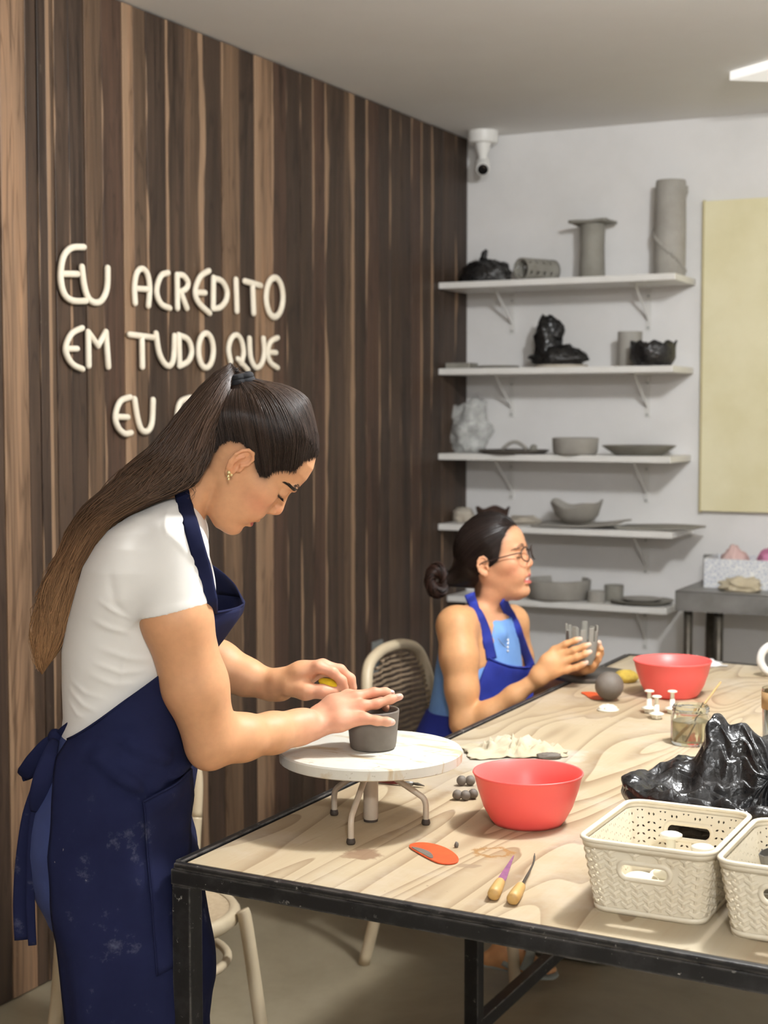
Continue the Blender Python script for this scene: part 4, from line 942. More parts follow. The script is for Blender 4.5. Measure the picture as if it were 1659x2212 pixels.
# ================================================================== implicit-surface sculpting for the people
class Grid:
    def __init__(s, lo, hi, h):
        s.ax = [np.arange(lo[i], hi[i]+h, h).astype(np.float32) for i in range(3)]; s.h = h
        s.F = np.full([len(a) for a in s.ax], .05, np.float32)
    def sub(s, lo, hi):
        sl = []; co = []
        for i in range(3):
            a = s.ax[i]; i0 = max(0, int(np.searchsorted(a, lo[i]))-1); i1 = min(len(a), int(np.searchsorted(a, hi[i]))+2)
            sl.append(slice(i0, max(i1, i0))); sh = [1, 1, 1]; sh[i] = -1; co.append(a[i0:i1].reshape(sh))
        return tuple(sl), co
    def op(s, fn, lo, hi, k=.0, kind='u', pad=.02):
        lo = np.array(lo)-pad-k; hi = np.array(hi)+pad+k
        sl, (x, y, z) = s.sub(lo, hi); A = s.F[sl]
        if A.size == 0: return
        d = np.broadcast_to(fn(x, y, z), A.shape).astype(np.float32)
        if kind == 'u':
            if k > 0:
                hh = np.clip(.5+.5*(d-A)/k, 0, 1); A[...] = d*(1-hh)+A*hh-k*hh*(1-hh)
            else: np.minimum(A, d, out=A)
        elif kind == 's':                                  # subtract
            d = -d
            if k > 0:
                hh = np.clip(.5-.5*(d-A)/k, 0, 1); A[...] = d*(1-hh)+A*hh+k*hh*(1-hh)
            else: np.maximum(A, d, out=A)
        elif kind == 'i': np.maximum(A, d, out=A)
        elif kind == 'o': A += d
    def cap(s, a, b, ra, rb, k=.0, kind='u'):
        a = np.array(a, float); b = np.array(b, float); ba = b-a; L2 = max(1e-9, float(ba@ba))
        def fn(x, y, z):
            t = np.clip(((x-a[0])*ba[0]+(y-a[1])*ba[1]+(z-a[2])*ba[2])/L2, 0, 1)
            return np.sqrt((x-a[0]-t*ba[0])**2+(y-a[1]-t*ba[1])**2+(z-a[2]-t*ba[2])**2)-(ra+(rb-ra)*t)
        m = max(ra, rb); s.op(fn, np.minimum(a, b)-m, np.maximum(a, b)+m, k, kind)
    def chain(s, pts, rad, k=.0, kind='u'):
        for i in range(len(pts)-1): s.cap(pts[i], pts[i+1], rad[i], rad[i+1], k, kind)
    def ell(s, c, r, R=None, k=.0, kind='u'):
        c = np.array(c, float); r = np.array(r, float)
        def fn(x, y, z):
            p = [x-c[0], y-c[1], z-c[2]]
            if R is not None: p = [p[0]*R[0][i]+p[1]*R[1][i]+p[2]*R[2][i] for i in range(3)]
            k0 = np.sqrt((p[0]/r[0])**2+(p[1]/r[1])**2+(p[2]/r[2])**2); k1 = np.sqrt((p[0]/r[0]**2)**2+(p[1]/r[1]**2)**2+(p[2]/r[2]**2)**2)+1e-9
            return k0*(k0-1)/k1
        m = float(max(r)); s.op(fn, c-m, c+m, k, kind)
    def rows(s, T, k=.0, kind='u', p=2.3, rot=0.0):
        """stack of horizontal superellipse slices: (z, cx, a, cy, b)"""
        T = np.array(sorted(T)); zz = T[:, 0]
        def fn(x, y, z):
            g = lambda i: np.interp(z, zz, T[:, i])
            ax_, ay_ = x-g(1), y-g(3); r = np.sqrt(ax_**2+ay_**2)
            if rot: ax_, ay_ = ax_*math.cos(rot)+ay_*math.sin(rot), -ax_*math.sin(rot)+ay_*math.cos(rot)
            q = ((np.abs(ax_)/g(2))**p+(np.abs(ay_)/g(4))**p)**(1/p)
            d = r*(1-1/np.maximum(q, 1e-4)); d = np.maximum(d, -.06)
            return np.maximum(d, np.maximum(z-zz[-1], zz[0]-z))
        lo = (np.min(T[:, 1]-T[:, 2]), np.min(T[:, 3]-T[:, 4]), zz[0]); hi = (np.max(T[:, 1]+T[:, 2]), np.max(T[:, 3]+T[:, 4]), zz[-1])
        if rot: m_ = float(max(T[:, 2].max(), T[:, 4].max())); lo = (np.min(T[:, 1])-m_, np.min(T[:, 3])-m_, zz[0]); hi = (np.max(T[:, 1])+m_, np.max(T[:, 3])+m_, zz[-1])
        s.op(fn, lo, hi, k, kind)
    def hit(s, px, py, d0=None):
        """first depth along a pixel's ray at which the body starts"""
        r = rayc(px, py); lo, hi = s.ax[1][0], s.ax[1][-1]
        for d in np.arange(lo, hi, s.h*.5):
            p = CAMP+r*(d/r[1]); ix = [int(round((p[i]-s.ax[i][0])/s.h)) for i in range(3)]
            if all(0 <= ix[i] < s.F.shape[i] for i in range(3)) and s.F[tuple(ix)] < 0: return d
        return None
    def samp(s, p):
        q = [(p[i]-s.ax[i][0])/s.h for i in range(3)]; i0 = [int(math.floor(v)) for v in q]
        if any(i0[i] < 0 or i0[i]+1 >= s.F.shape[i] for i in range(3)): return .05
        f = [q[i]-i0[i] for i in range(3)]; B = s.F[i0[0]:i0[0]+2, i0[1]:i0[1]+2, i0[2]:i0[2]+2]
        B = B[0]*(1-f[0])+B[1]*f[0]; B = B[0]*(1-f[1])+B[1]*f[1]; return float(B[0]*(1-f[2])+B[1]*f[2])
    def mesh(s):
        F = s.F; S = F < 0; nx, ny, nz_ = F.shape
        c = np.zeros((nx-1, ny-1, nz_-1), np.int8)
        for dx in (0, 1):
            for dy in (0, 1):
                for dz in (0, 1): c += S[dx:nx-1+dx, dy:ny-1+dy, dz:nz_-1+dz]
        I = np.argwhere((c > 0) & (c < 8)); n = len(I)
        idx = np.full(c.shape, -1, np.int32); idx[I[:, 0], I[:, 1], I[:, 2]] = np.arange(n)
        acc = np.zeros((n, 3)); cnt = np.zeros(n)
        cor = [(0, 0, 0), (1, 0, 0), (0, 1, 0), (1, 1, 0), (0, 0, 1), (1, 0, 1), (0, 1, 1), (1, 1, 1)]
        V = [F[I[:, 0]+a, I[:, 1]+b, I[:, 2]+d] for a, b, d in cor]
        for i in range(8):
            for j in range(i+1, 8):
                df = [cor[j][q]-cor[i][q] for q in range(3)]
                if sum(abs(q) for q in df) != 1: continue
                m = (V[i] < 0) != (V[j] < 0)
                if not m.any(): continue
                t = V[i][m]/(V[i][m]-V[j][m]); acc[m] += np.array(cor[i])+t[:, None]*np.array(df); cnt[m] += 1
        P = I+acc/cnt[:, None]; P = np.stack([s.ax[q][0]+P[:, q]*s.h for q in range(3)], 1)
        Q = []
        for axs in range(3):
            A = np.moveaxis(S, axs, 0); e = A[:-1] != A[1:]; E_ = np.argwhere(e)
            fl = A[:-1][E_[:, 0], E_[:, 1], E_[:, 2]]
            E_ = E_[(E_[:, 1] > 0) & (E_[:, 2] > 0) & (E_[:, 1] < A.shape[1]-1) & (E_[:, 2] < A.shape[2]-1)] if False else E_
            ok = (E_[:, 1] > 0) & (E_[:, 2] > 0) & (E_[:, 1] < A.shape[1]-1) & (E_[:, 2] < A.shape[2]-1); E_ = E_[ok]; fl = fl[ok]
            J = np.moveaxis(idx, axs, 0)
            q = np.stack([J[E_[:, 0], E_[:, 1]-1, E_[:, 2]-1], J[E_[:, 0], E_[:, 1], E_[:, 2]-1], J[E_[:, 0], E_[:, 1], E_[:, 2]], J[E_[:, 0], E_[:, 1]-1, E_[:, 2]]], 1)
            flip = fl if axs != 1 else ~fl
            q[~flip] = q[~flip][:, ::-1]; Q.append(q)
        Q = np.concatenate(Q); Q = Q[(Q >= 0).all(1)]
        return P, Q
def npmesh(name, V, Q, m, parent, org, col=None, smooth_it=0):
    """vertices given in the camera-heading frame; org = that frame's point at the person's root"""
    if smooth_it:
        n = len(V); e = np.concatenate([Q[:, [0, 1]], Q[:, [1, 2]], Q[:, [2, 3]], Q[:, [3, 0]]]); V = V.copy()
        for _ in range(smooth_it):
            acc = np.zeros_like(V); cn = np.zeros(n)
            for a, b in ((0, 1), (1, 0)):
                for k in range(3): acc[:, k] += np.bincount(e[:, a], V[e[:, b], k], n)
                cn += np.bincount(e[:, a], minlength=n)
            V = V*.5+.5*acc/np.maximum(cn, 1)[:, None]
    me = D.meshes.new(name); me.vertices.add(len(V)); me.vertices.foreach_set('co', (V-np.array(org)).astype(np.float32).ravel())
    k = Q.shape[1]; me.loops.add(len(Q)*k); me.loops.foreach_set('vertex_index', Q.astype(np.int32).ravel())
    me.polygons.add(len(Q)); me.polygons.foreach_set('loop_start', np.arange(len(Q), dtype=np.int32)*k)
    me.polygons.foreach_set('use_smooth', np.ones(len(Q), bool)); me.update(); me.validate()
    if col is not None:
        at = me.color_attributes.new('tint', 'FLOAT_COLOR', 'POINT'); c4 = np.ones((len(V), 4), np.float32); c4[:, :3] = col; at.data.foreach_set('color', c4.ravel())
    if m is not None: me.materials.append(m)
    o = D.objects.new(name, me); COL.objects.link(o); o.parent = parent; return o
def local(b, org):                                          # shift an MB given in the camera-heading frame to a root
    b.v = [(x-org[0], y-org[1], z-org[2]) for x, y, z in b.v]; return b
def person_root(label, px, d):
    p = Cp(px, 1500, d); org = np.array([p[0], p[1], 0.]); wp = c2w(org)
    t = thing('person', label, 'person', wp, YAW); return t, org
def ss(x, a, b): t = np.clip((x-a)/(b-a), 0, 1); return t*t*(3-2*t)

# ------------------------------------------------------------------ head in its own frame: u forward, v up, w sideways
HV = np.array([-.106, -.100, -.095, -.085, -.073, -.062, -.051, -.035, -.015, .0, .016, .030, .042, .06, .08, .103, .12, .13, .137])
HUF = np.array([.050, .064, .0715, .0785, .0785, .081, .0840, .0885, .0885, .0875, .0875, .0925, .0950, .0945, .0890, .0735, .05, .025, .004])
HUB = np.array([.040, .018, .008, .0, -.006, -.012, -.025, -.055, -.078, -.086, -.091, -.0935, -.094, -.092, -.084, -.068, -.046, -.024, -.004])
HW = np.array([.010, .022, .030, .0385, .0455, .0505, .0545, .0590, .0635, .0665, .0690, .0705, .0715, .0715, .0675, .0555, .038, .02, .004])
HUC = np.array([.045, .038, .034, .028, .024, .02, .015, .01, .0, -.003, -.006, -.008, -.01, -.012, -.012, -.01, -.006, -.003, 0])
def head_d(u, v, w, gx=0.0, hw=1.0):
    """distance-like field of skull and face; gx grows it"""
    vq = np.clip(v, HV[0], HV[-1]); s = 1.0
    uf, ub, W, uc = (np.interp(vq, HV, a) for a in (HUF, HUB, HW, HUC)); W = W*hw
    du = u-uc; a = np.where(du > 0, uf-uc, uc-ub); p = np.where(du > 0, 2.25, 2.1)
    q = ((np.abs(du)/a)**p+(np.abs(w)/W)**p)**(1/p); r = np.sqrt(du*du+w*w)
    d = np.maximum(r*(1-1/np.maximum(q, 1e-3)), -.05)
    return np.maximum(d, np.maximum(v-HV[-1], HV[0]-v))-gx
def head_w(u, v, g=0.0, hw=1.0):
    uf, ub, W, uc = (np.interp(v, HV, a) for a in (HUF, HUB, HW, HUC)); du = u-uc; a = np.where(du > 0, uf-uc, uc-ub)+g; p = np.where(du > 0, 2.25, 2.1)
    return (W*hw+g)*np.maximum(0, 1-np.minimum(1, np.abs(du)/a)**p)**(1/p)
class Head:
    def __init__(s, O, fwd, up, sc=1.0, hw=1.0):
        s.O = np.array(O, float); s.f = np.array(fwd, float); s.f /= np.linalg.norm(s.f); s.u = np.array(up, float); s.u -= s.f*(s.u@s.f); s.u /= np.linalg.norm(s.u)
        s.w = np.cross(s.u, s.f); s.sc = sc; s.hw = hw           # w points to the person's left
        s.R = np.stack([s.f, s.u, s.w], 1)
    def P(s, u, v, w=0.0): return s.O+(s.f*u+s.u*v+s.w*w)*s.sc
    def loc(s, x, y, z):
        a, b, c = x-s.O[0], y-s.O[1], z-s.O[2]
        return tuple((a*e[0]+b*e[1]+c*e[2])/s.sc for e in (s.f, s.u, s.w))
    def locv(s, V): return ((V-s.O)/s.sc)@s.R
    def box(s, m=.16): return s.O-m*s.sc, s.O+m*s.sc
    def cap(s, g, a, b, ra, rb, k=0, kind='u'): g.cap(s.P(*a), s.P(*b), ra*s.sc, rb*s.sc, k*s.sc, kind)
    def ell(s, g, c, r, k=0, kind='u', R=None):
        g.ell(s.P(*c), np.array(r)*s.sc, s.R if R is None else s.R@R, k*s.sc, kind)
    def front(s, g, v, w):
        u = .125
        while u > .02 and g.samp(s.P(u, v, w)) > 0: u -= .0008
        return u
    def brows(s, g, S, rng, c, n=110, lash=True):
        for q in (-1, 1):
            for k in range(n):
                a = rng.random(); aw = .011+.036*a; yb = .0365+.0045*min(1, a*2.0)-.008*max(0, a-.55)/.45; wd = .0050*(1-.75*max(0, a-.45)/.55)*(.6+.4*min(1, a*5))
                v0 = yb+rng.uniform(-1, 1)*wd; P = []
                for j in range(5):
                    f = j/4; w_ = q*(aw+.006*f); v_ = v0+.0022*f*(1-1.6*a); P.append(s.P(s.front(g, v_, w_)+.0004+.0004*f, v_, w_))
                S.add(P, .00042*s.sc, c, c)
            if lash:
                for k in range(46):
                    a = k/45; aw = .0195+.026*a; v0 = .0085+.0015*(2*a-1)**2; u0 = s.front(g, v0, q*aw); P = []
                    for j in range(5):
                        f = j/4; P.append(s.P(u0+.0075*f, v0-.0035*f+.0035*f*f, q*(aw+.003*f*(a-.3))))
                    S.add(P, .00032*s.sc, c, c)
    def sculpt(s, g, smile=False, lids=.5, nose=1.0):
        lo, hi = s.box(); hw = s.hw
        g.op(lambda x, y, z: head_d(*s.loc(x, y, z), 0.0, hw)*s.sc, lo, hi, .012*s.sc)
        C, E = s.cap, s.ell
        for q in (-1, 1):
            E(g, (.050, -.004, q*.050*hw), (.028, .020, .016), .02)                    # cheekbone
            E(g, (.062, -.036, q*.030*hw), (.022, .022, .018), .02)                    # cheek
            E(g, (.0975, .0175, q*.0305*hw), (.016, .0115, .017), .012, 's')           # eye socket
            E(g, (.0745, .0165, q*.0315*hw), (.0128, .0125, .0138), .003)              # lidded eye
            E(g, (.0835, .0345, q*.0270*hw), (.0105, .006, .0195), .010)               # brow ridge
        C(g, (.0845, .020, 0), (.0965, -.005, 0), .0070, .0078, .010)                  # nose
        E(g, (.0980*nose, -.0125, 0), (.0090, .0082, .0088), .006)
        for q in (-1, 1):
            E(g, (.0900, -.0185, q*.0110), (.0088, .0068, .0062), .005)
            E(g, (.0935, -.0262, q*.0062), (.0058, .0032, .0032), .002, 's')
        C(g, (.0965, -.0195, 0), (.0865, -.0275, 0), .0045, .0045, .005)
        E(g, (.0635, -.0860, 0), (.0165, .0145, .0190), .016)                          # chin
        if not smile:
            E(g, (.0830, -.0470, 0), (.0090, .0058, .0205), .006); E(g, (.0805, -.0615, 0), (.0088, .0062, .0180), .006)
            for q in (-1, 1): C(g, (.0925, -.0540, 0), (.0800, -.0555, q*.0200), .0013, .0010, .002, 's')
            E(g, (.0905, -.0725, 0), (.0065, .0045, .0160), .006, 's')
        else:
            E(g, (.0850, -.0440, 0), (.0072, .0045, .0250), .005); E(g, (.0830, -.0640, 0), (.0080, .0055, .0220), .005)
            for q in (-1, 1): C(g, (.0900, -.0535, 0), (.0740, -.0490, q*.0270), .0055, .0020, .003, 's')
            E(g, (.0740, -.0520, 0), (.0110, .0060, .0200), .001)                       # teeth
        for q in (-1, 1): s.ear(g, q)
    def ear(s, g, q):
        hw = s.hw; c = np.array([-.010, .003, q*(.0705*hw+.003)])
        a = math.radians(20); eu = np.array([math.cos(a), 0, -q*math.sin(a)]); ev = np.array([-.20, .975, q*.10]); ev -= eu*(ev@eu); ev /= np.linalg.norm(ev); en = np.cross(eu, ev); en *= np.sign(en[2])*q
        pt = lambda x, y, n=0.: tuple(c+eu*x+ev*y+en*n)
        Re = np.stack([eu, ev, en], 1)
        E = lambda x, y, n, r, k, kd='u': s.ell(g, pt(x, y, n), r, k, kd, Re)
        E(.000, .004, -.001, (.0150, .0235, .0042), .004)
        E(.000, -.021, .000, (.0085, .0085, .0040), .006)
        E(.001, .008, .0060, (.0095, .0140, .0045), .003, 's'); E(.002, -.006, .0050, (.0080, .0090, .0068), .003, 's')
        hx = [(.006, -.001), (.0125, .008), (.0120, .020), (.004, .0275), (-.006, .0265), (-.0135, .018), (-.0165, .006), (-.0145, -.008), (-.009, -.019)]
        for i in range(len(hx)-1): s.cap(g, pt(*hx[i], .003), pt(*hx[i+1], .003), .0029, .0029, .002)
        an = [(-.003, -.015), (-.0085, -.008), (-.0085, .003), (-.003, .013)]
        for i in range(len(an)-1): s.cap(g, pt(*an[i], .0025), pt(*an[i+1], .0025), .0026, .0026, .003)
        E(.0105, -.0065, .0020, (.0036, .0055, .0034), .003)
        s.earlobe = getattr(s, 'earlobe', {}); s.earlobe[q] = s.P(*pt(-.001, -.022, .0045))
def sk(r, g, b): return np.array(lin(r, g, b)[:3])
def paint_face(H, V, col, lipc, browc, smile=False, brow=True):
    """true colours of lips, brows, lash line and cheeks"""
    L = H.locv(V); u, v, w = L[:, 0], L[:, 1], L[:, 2]; aw = np.abs(w)
    near = (np.abs(u) < .13) & (np.abs(v) < .15) & (aw < .1)
    def mixc(m, c): col[:] = col*(1-m[:, None])+c*m[:, None]
    m = near*np.exp(-((u-.060)/.028)**2-((v+.018)/.022)**2-((aw-.048)/.022)**2)*.45; mixc(m, sk(222, 138, 112))
    m = near*(u > .08)*np.exp(-((v+.013)/.012)**2-(w/.014)**2)*.3; mixc(m, sk(220, 140, 112))
    if not smile:
        yl = -.0545-.0015*(aw/.02)**2
        m = near*(u > .070)*ss(-(np.abs(v-yl)-(.0098-.0085*np.clip(aw/.0215, 0, 1)**2)), -.0012, .0012)*(aw < .0225); mixc(m, lipc)
    else:
        m = near*(u > .064)*ss(-(np.abs(v+.0545)-(.0155-.0125*np.clip(aw/.028, 0, 1)**2)), -.0012, .0012)*(aw < .029); mixc(m*.9, lipc)
        m = near*(u > .060)*(np.abs(v+.051) < .0062*np.clip(1-(aw/.023)**2, 0, 1))*(u < .0865); mixc(m.astype(float), sk(236, 228, 218))
    if brow:
        yb = .0375+.004*np.clip((aw-.012)/.02, 0, 1)-.010*np.clip((aw-.032)/.02, 0, 1)
        wd = .0054*(1-.65*np.clip((aw-.03)/.02, 0, 1))
        m = near*(u > .055)*ss(wd-np.abs(v-yb), -.0012, .0012)*(aw > .010)*(aw < .052); mixc(m*.35, browc)
        yl = .0105-.0020*((aw-.031)/.014)**2*-1+.0
        m = near*(u > .062)*ss(.0022-np.abs(v-(.0085+.25*(((aw-.031)/.014)**2)*.006)), -.0008, .0008)*(np.abs(aw-.0315) < .0155); mixc(m*.85, browc*.8)
def skin_mat(name, sss=.12):
    n = NT(name); at = n.n('ShaderNodeVertexColor', _layer_name='tint'); v = n.coord('Object')
    c = n.mix(1, at.outputs[0], n.ramp(n.noise(v, 60, 4, .6), [(.3, (.94, .93, .92, 1)), (.7, (1.04, 1.03, 1.03, 1))]), 'MULTIPLY')
    n.set(col=c, rough=.5, sss=sss, spec=.35); n.b.inputs['Subsurface Radius'].default_value = (1, .35, .2); n.b.inputs['Subsurface Scale'].default_value = .008
    n.bump(n.noise(v, 900, 2), .06, .0004); return n.m
def hair_mat(name):
    n = NT(name); at = n.n('ShaderNodeVertexColor', _layer_name='tint'); n.set(col=at.outputs[0], rough=.36, spec=.38); return n.m
class Strands:
    """many thin tapered hairs joined into one mesh"""
    def __init__(s): s.V = []; s.Q = []; s.C = []; s.n = 0
    def add(s, P, r, c0, c1, side=3, taper=.35):
        P = np.array(P); m = len(P); T = np.gradient(P, axis=0); T /= np.linalg.norm(T, axis=1)[:, None]+1e-12
        ref = np.array([.3, -.9, .2]); e1 = np.cross(T, ref); e1 /= np.linalg.norm(e1, axis=1)[:, None]+1e-9; e2 = np.cross(T, e1)
        t = np.linspace(0, 1, m); rr = r*np.minimum(1, (1-t)*3+taper)*np.minimum(1, t*6+.4)
        for k in range(side):
            a = 2*math.pi*k/side; s.V.append(P+rr[:, None]*(math.cos(a)*e1+math.sin(a)*e2))
        base = s.n; i = np.arange(m-1)
        for k in range(side):
            k2 = (k+1) % side; s.Q.append(np.stack([base+k*m+i, base+k*m+i+1, base+k2*m+i+1, base+k2*m+i], 1))
        c = c0[None, :]*(1-t[:, None])+c1[None, :]*t[:, None]
        for k in range(side): s.C.append(c)
        s.n += side*m
    def build(s, name, m, parent, org): return npmesh(name, np.concatenate(s.V), np.concatenate(s.Q), m, parent, org, np.concatenate(s.C))

def polyd(u, v, poly):
    d2 = np.full(np.broadcast(u, v).shape, 1e9, np.float32); ins = np.zeros(d2.shape, bool); n = len(poly)
    for i in range(n):
        a, b_ = poly[i], poly[(i+1) % n]; e = (b_[0]-a[0], b_[1]-a[1]); t = np.clip(((u-a[0])*e[0]+(v-a[1])*e[1])/(e[0]**2+e[1]**2), 0, 1)
        d2 = np.minimum(d2, (u-a[0]-t*e[0])**2+(v-a[1]-t*e[1])**2)
        cnd = ((a[1] > v) != (b_[1] > v)) & (u < (b_[0]-a[0])*(v-a[1])/(b_[1]-a[1]+1e-12)+a[0]); ins ^= cnd
    return np.where(ins, -1, 1)*np.sqrt(d2)
C0 = np.array([-.012, .035, 0.])
def hair_field(u, v, w_, poly, hw, base=.0015, grow=.0115, lift=0.0):
    """combed hair: the skull grown outwards from its centre inside the hairline"""
    pd = polyd(u, v, poly); th_ = base+grow*ss(-pd, -.004, .055)+lift
    a, b, c = u-C0[0], v-C0[1], w_; k = 1-th_/np.maximum(np.sqrt(a*a+b*b+c*c), .02)
    return head_d(C0[0]+a*k, C0[1]+b*k, c*k, 0, hw), pd
def comb(H, poly, hl3, tie3, cnt, rng, S, c0, c1, rad, base=.0015, grow=.0115, m=16, tw=.006):
    """strands running over the skull from the hairline hl3 to the tie point"""
    seg = np.cumsum([0]+[np.linalg.norm(hl3[i+1]-hl3[i]) for i in range(len(hl3)-1)]); n = sum(cnt); sd = np.r_[-np.ones(cnt[0]), np.ones(cnt[1])]
    q = rng.random(n)*seg[-1]; st = np.stack([np.interp(q, seg, hl3[:, c_]) for c_ in range(3)], 1); st[:, 2] *= sd
    ds = st-C0; ds /= np.linalg.norm(ds, axis=1)[:, None]; dt = tie3-C0; dt = dt/np.linalg.norm(dt); om = np.arccos(np.clip(ds@dt, -1, 1))[:, None]
    rv = rng.random(n); f0 = np.where(rv < .35, 0, np.where(rv < .6, -rng.random(n)*.035, rng.random(n)*.7)); f = f0[:, None]+(1-f0)[:, None]*np.linspace(0, 1, m)[None]
    dirs = (np.sin((1-f)*om)[..., None]*ds[:, None]+np.sin(f*om)[..., None]*dt)/np.maximum(np.sin(om), .05)[..., None]
    lift = rng.uniform(-.0004, .0016, n)[:, None]; lo = np.full(f.shape, .04); hi = np.full(f.shape, .2)
    for _ in range(13):
        md = (lo+hi)/2; p = C0+dirs*md[..., None]; d, pd = hair_field(p[..., 0], p[..., 1], p[..., 2], poly, H.hw, base, grow, lift); i_ = d < 0; lo = np.where(i_, md, lo); hi = np.where(i_, hi, md)
    P = C0+dirs*lo[..., None]; e = ss(f, .72, 1.0)[..., None]; P = P*(1-e)+(tie3+rng.normal(0, tw, (n, 1, 3)))*e
    W = H.O+(P@H.R.T)*H.sc; cv = rng.uniform(.55, 1.55, n); rr = rng.uniform(*rad, n)
    for k in range(n): S.add(W[k], rr[k], c0*cv[k], c1*cv[k])
# ================================================================== standing woman
D0 = 2.56
root, ORG = person_root('standing woman in white T-shirt and navy apron shaping a clay cup', 250, D0)
def R(px, d=D0): return px*d/F
def CP(px, py, d=D0): return Cp(px, py, d)
# ---- head
PH = math.radians(47); psi = math.radians(7)
fwd = np.array([math.cos(PH)*math.cos(psi), math.sin(psi), -math.sin(PH)*math.cos(psi)]); upv = np.array([math.sin(PH), 0, math.cos(PH)])
HD = Head(CP(523, 1000, D0), fwd, upv, 1.0, .98)
g = Grid((CP(130, 1500)[0], 2.28, CP(0, 1720)[2]), (CP(890, 1500)[0], 2.94, CP(0, 790)[2]), .002)
HD.sculpt(g)
# ---- neck and shoulders
g.chain([HD.P(-.030, -.005), HD.P(-.046, -.034), CP(394, 1068), CP(345, 1155)], [.052, .047, .048, .062], .012)
g.chain([HD.P(-.022, -.030, -.034), CP(402, 1108, D0-.025)], [.013, .011], .016)       # neck muscle
g.chain([CP(345, 1165), CP(320, 1240), CP(290, 1400)], [.062, .085, .085], .03)
# ---- near arm
A0, A1, A2 = CP(374, 1215, 2.43), CP(458, 1597, 2.47), CP(664, 1566, 2.60)
g.chain([CP(340, 1195, D0-.08), A0], [.05, .046], .03)
g.chain([A0, CP(381, 1335, 2.42), CP(421, 1480, 2.44), CP(455, 1590, 2.465)], [.046, .0545, .0510, .0440], .02)
g.chain([CP(462, 1598, 2.47), CP(522, 1593, 2.50), CP(590, 1583, 2.55), CP(645, 1571, 2.59), A2], [.0380, .0355, .0308, .0262, .0255], .026)
g.ell(CP(447, 1632, 2.47), (.020, .02, .018), None, .03)                              # elbow point
# ---- near hand: knuckles, then three joints per finger (px, py, depth)
def finger(j, r, k=.006):
    P = [CP(*q) for q in j]; g.chain(P, r, k)
    return P
dC = depth(CUP); TIPS = []
WR = [CP(672, 1562, 2.605), CP(690, 1560, 2.61)]
kn = dict(i=(752, 1503, 2.660), m=(768, 1506, 2.644), r=(783, 1525, 2.624), p=(786, 1552, 2.602))
for key, rr in (('i', .0125), ('m', .0125), ('r', .0120), ('p', .0115)):
    q = kn[key]; w0 = dict(i=(684, 1543, 2.635), m=(682, 1552, 2.622), r=(682, 1564, 2.610), p=(684, 1575, 2.600))[key]
    g.chain([CP(*w0), CP((w0[0]+q[0])/2, (w0[1]+q[1])/2-3, (w0[2]+q[2])/2), CP(*q)], [.0150, .0145, rr-.001], .012)
finger([kn['m'], (808, 1496, 2.655), (833, 1495, 2.662), (846, 1499, 2.665)], [.0100, .0083, .0075, .0062])
finger([kn['r'], (813, 1521, 2.630), (843, 1511, 2.640), (864, 1505, 2.645)], [.0102, .0085, .0077, .0062])
finger([kn['p'], (815, 1557, dC-.0565), (836, 1559, dC-.0578), (847, 1560, dC-.0575)], [.0098, .0079, .0074, .0062])
finger([kn['i'], (795, 1500, 2.680), (822, 1512, 2.688), (835, 1530, 2.690)], [.0105, .0088, .0082, .0068])
finger([(690, 1548, 2.640), (728, 1545, 2.668), (760, 1540, 2.690), (785, 1535, 2.700)], [.0150, .0125, .0105, .0085], .01)
NEAR_T = [CP(848, 1499, 2.665), CP(866, 1505, 2.645), CP(850, 1560, dC-.0575)]
# ---- far arm and hand
B0, B1, B2 = CP(376, 1215, 2.70), CP(414, 1418, 2.80), CP(598, 1482, 2.775)
g.chain([CP(345, 1195, D0+.08), B0], [.05, .048], .03)
g.chain([B0, CP(395, 1320, 2.755), B1], [.048, .050, .042], .02)
g.chain([B1, CP(470, 1437, 2.80), CP(530, 1462, 2.79), CP(585, 1480, 2.78), CP(606, 1482, 2.775)], [.042, .0440, .0330, .0255, .0250], .018)
ZF = 2.765
fk = dict(i=(688, 1441, ZF-.028), m=(697, 1437, ZF-.008), r=(700, 1440, ZF+.012), p=(698, 1448, ZF+.03))
for key in 'imrp':
    q = fk[key]; w0 = dict(i=(606, 1476, ZF-.006), m=(606, 1474, ZF+.003), r=(606, 1476, ZF+.01), p=(606, 1482, ZF+.016))[key]
    g.chain([CP(*w0), CP((w0[0]+q[0])/2, (w0[1]+q[1])/2-3, (w0[2]+q[2])/2), CP(*q)], [.0190, .0150, .0108], .018)
finger([fk['i'], (718, 1452, ZF-.030), (738, 1470, ZF-.028), (745, 1486, ZF-.026)], [.0110, .0095, .0086, .0074])
finger([fk['m'], (735, 1447, ZF-.006), (757, 1466, ZF-.004), (763, 1486, ZF-.004)], [.0110, .0095, .0086, .0074])
finger([fk['r'], (738, 1450, ZF+.014), (758, 1470, ZF+.014), (762, 1488, ZF+.012)], [.0105, .0090, .0082, .0070])
finger([fk['p'], (730, 1460, ZF+.032), (746, 1476, ZF+.030), (750, 1490, ZF+.028)], [.0095, .0080, .0074, .0066])
finger([(625, 1485, ZF-.022), (660, 1493, ZF-.034), (697, 1494, ZF-.036), (722, 1494, ZF-.033)], [.0170, .0145, .0110, .0082], .012)
V, Q = g.mesh()
base = sk(214, 160, 118); col = np.tile(base, (len(V), 1)).astype(float)
def near_pts(V, pts, r): return np.max([np.exp(-np.sum((V-p)**2, 1)/(r*r)) for p in pts], 0)
hm = ss(V[:, 0], CP(600, 0)[0], CP(700, 0)[0])*(V[:, 2] < CP(0, 1380)[2]); col = col*(1-hm[:, None])+sk(216, 158, 128)*hm[:, None]
m = near_pts(V, [CP(*kn[k]) for k in 'mrp']+[CP(808, 1494, 2.65), CP(813, 1519, 2.625), CP(462, 1640, 2.46)], .016)*.4; col = col*(1-m[:, None])+sk(206, 124, 96)*m[:, None]
